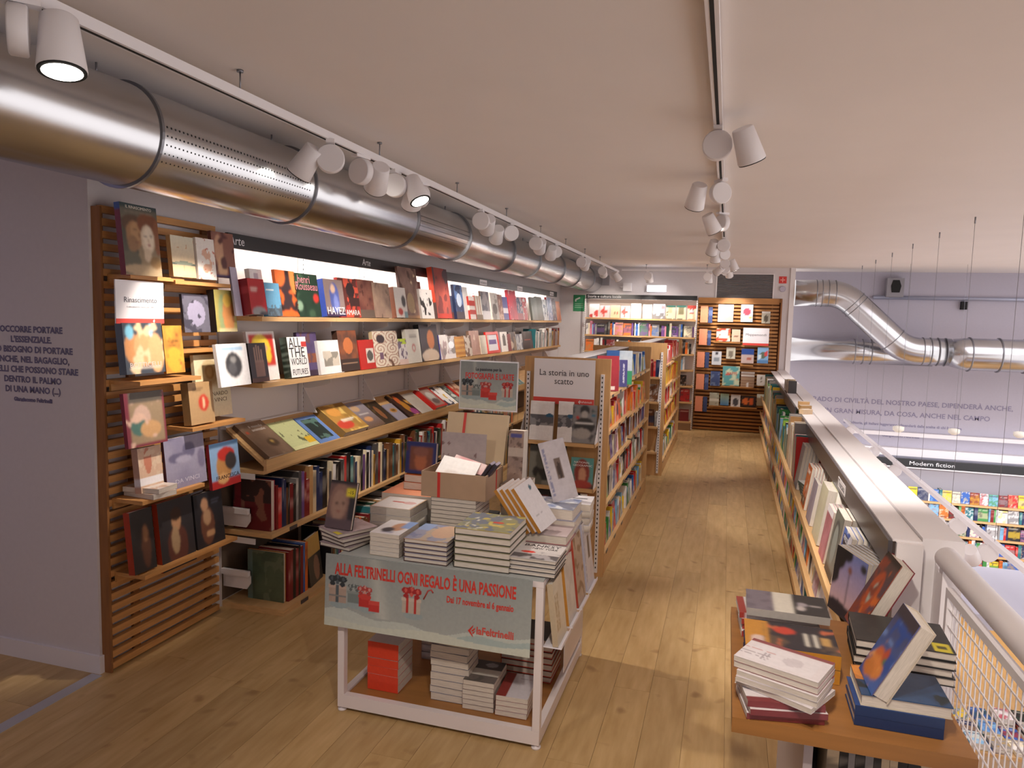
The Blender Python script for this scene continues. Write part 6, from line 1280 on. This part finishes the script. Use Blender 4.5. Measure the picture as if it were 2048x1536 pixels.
# ------------------------------------------------------------------ lower hall seen over the parapet
lb_ = thing('hall_bookcase', 'long wall bookcase with black header on the lower floor of the hall', 'bookcase', (0, 0, 0))
HX0, HX1, HYF = 1.9, 6.0, VY-.30
bx('back_panel', HX0, HX1, VY-.03, VY-.002, LZ, -.36, mat('hall_back_panel', 'a8a4ac', .6), lb_)
h_ = bx('header_board', 2.32, HX1, HYF, HYF+.02, -.44, -.32, BLACKH, lb_)
lettering('Modern fiction', .085, 'e8e8ec', FMY((3.10, HYF-.001, -.382)), h_, width=.62); lettering('Novità', .085, 'e8e8ec', FMY((4.75, HYF-.001, -.382)), h_, width=.4)
bx('canopy', HX0, HX1, HYF, VY-.03, -.46, -.445, WHITE, lb_)
lvl = [-.955, -1.20, -1.46, -1.72, -1.98, -2.24, -2.48]
for z in lvl: bx('shelf_board', HX0, HX1, HYF, VY-.03, z-.03, z, BEECHX, lb_)
bx('plinth', HX0, HX1, HYF+.02, VY-.03, LZ, -2.51, mat('brown_plinth', '8a6a4e', .6), lb_)
rg = random.Random(71); depth_face = .2
allc = ['red', 'white', 'light blue', 'navy', 'yellow', 'orange', 'dark red', 'white', 'green', 'blue', 'cream', 'black', 'grey', 'teal']
for k_, z in enumerate(lvl[:4]+lvl[4:6]):
    x0_ = 1.95
    row((x0_, 5.2), place_my(HYF+.03, z), z, allc, (.17, .22) if k_ else (.17, .2), (.02, .05), .16, 'hall bookcase shelf %d' % (k_+1), 'on shelf %s of the lower hall bookcase' % ('one', 'two', 'three', 'four', 'five', 'six')[k_], rg, mode=.8 if k_ == 0 else .3)
# white dividing canopy nearer in the hall
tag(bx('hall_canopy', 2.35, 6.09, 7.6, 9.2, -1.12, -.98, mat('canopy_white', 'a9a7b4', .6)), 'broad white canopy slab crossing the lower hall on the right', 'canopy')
cn_ = bpy.data.objects['hall_canopy']
for xx_, yy_ in ((2.5, 9.1), (5.9, 9.1), (5.9, 7.7)):
    q = MB().box(xx_-.03, xx_+.03, yy_-.03, yy_+.03, LZ, -1.1205).build('post', WHITE, cn_)
# book tables on the lower floor seen through the mesh
rg = random.Random(81)
tn = 0
for (tx_, ty_, w_, d_) in ((1.95, 6.7, 1.05, .85), (3.15, 6.7, 1.1, .85), (1.8, 5.45, 1.05, .85), (3.0, 5.45, 1.1, .85), (1.7, 4.2, 1.0, .85)):
    tn += 1
    t_ = thing('book_table', 'low table covered with colourful books on the lower floor, %s' % ['below the railing', 'farther right below the railing', 'nearest below the railing', 'nearest at the far right', 'farthest below the railing'][tn-1], 'table', (tx_, ty_, LZ), 0)
    bx('tabletop', 0, w_, 0, d_, .72, .75, BEECHX, t_)
    for xx in (0, w_-.05):
        for yy in (0, d_-.05): bx('leg', xx, xx+.05, yy, yy+.05, 0, .72, WHITE, t_)
    nn = 0; yy = .02
    while yy+.2 < d_:
        xx = .02
        while xx+.16 < w_:
            for kk in range(rg.randint(1, 3)):
                nn += 1; c = rg.choice(allc)
                book(m_flat(tx_+xx+.075, ty_+yy+.1, LZ+.751+.03*(kk+1), .14, .2, rg.uniform(-.1, .1)), .14, .2, .029, rnd_front(rg, CN[c]), CN[c], '%s book, %s on the lower floor table %s' % (c, nth(nn), ['below the railing', 'farther right', 'nearest below', 'nearest at right', 'farthest'][tn-1]), 'books on lower floor table %d' % tn, fine=False, hard=False)
            xx += .17
        yy += .23

# ------------------------------------------------------------------ the remaining small books, joined as stuff
def join_rest():
    V = []; LV = []; LS = []; MI = []; CC = []; base = 0; ls = 0
    for me, M, force in REST:
        n = len(me.vertices); co = np.empty(n*3, np.float32); me.vertices.foreach_get('co', co)
        Mw = np.array(M); V.append(co.reshape(-1, 3) @ Mw[:3, :3].T + Mw[:3, 3])
        nl = len(me.loops); li = np.empty(nl, np.int32); me.loops.foreach_get('vertex_index', li); LV.append(li+base)
        npg = len(me.polygons); a = np.empty(npg, np.int32); me.polygons.foreach_get('loop_start', a); LS.append(a+ls)
        m_i = np.empty(npg, np.int32); me.polygons.foreach_get('material_index', m_i)
        if force: m_i[:] = 1
        MI.append(m_i)
        c = np.ones(n*4, np.float32)
        if 'Col' in me.color_attributes: me.color_attributes['Col'].data.foreach_get('color', c)
        CC.append(c); base += n; ls += nl
    me = bpy.data.meshes.new('remaining_books'); V = np.concatenate(V); me.vertices.add(len(V)); me.vertices.foreach_set('co', V.ravel())
    LV = np.concatenate(LV); LS = np.concatenate(LS); me.loops.add(len(LV)); me.loops.foreach_set('vertex_index', LV)
    me.polygons.add(len(LS)); me.polygons.foreach_set('loop_start', LS)
    me.materials.append(PRINT); me.materials.append(PAPER); me.polygons.foreach_set('material_index', np.concatenate(MI))
    ca = me.color_attributes.new('Col', 'FLOAT_COLOR', 'POINT'); ca.data.foreach_set('color', np.concatenate(CC))
    me.update(calc_edges=True)
    tag(obj('remaining_books', me), 'rows of the smaller and more distant books on all the shelves', 'books', None, 'stuff')
if REST: join_rest()
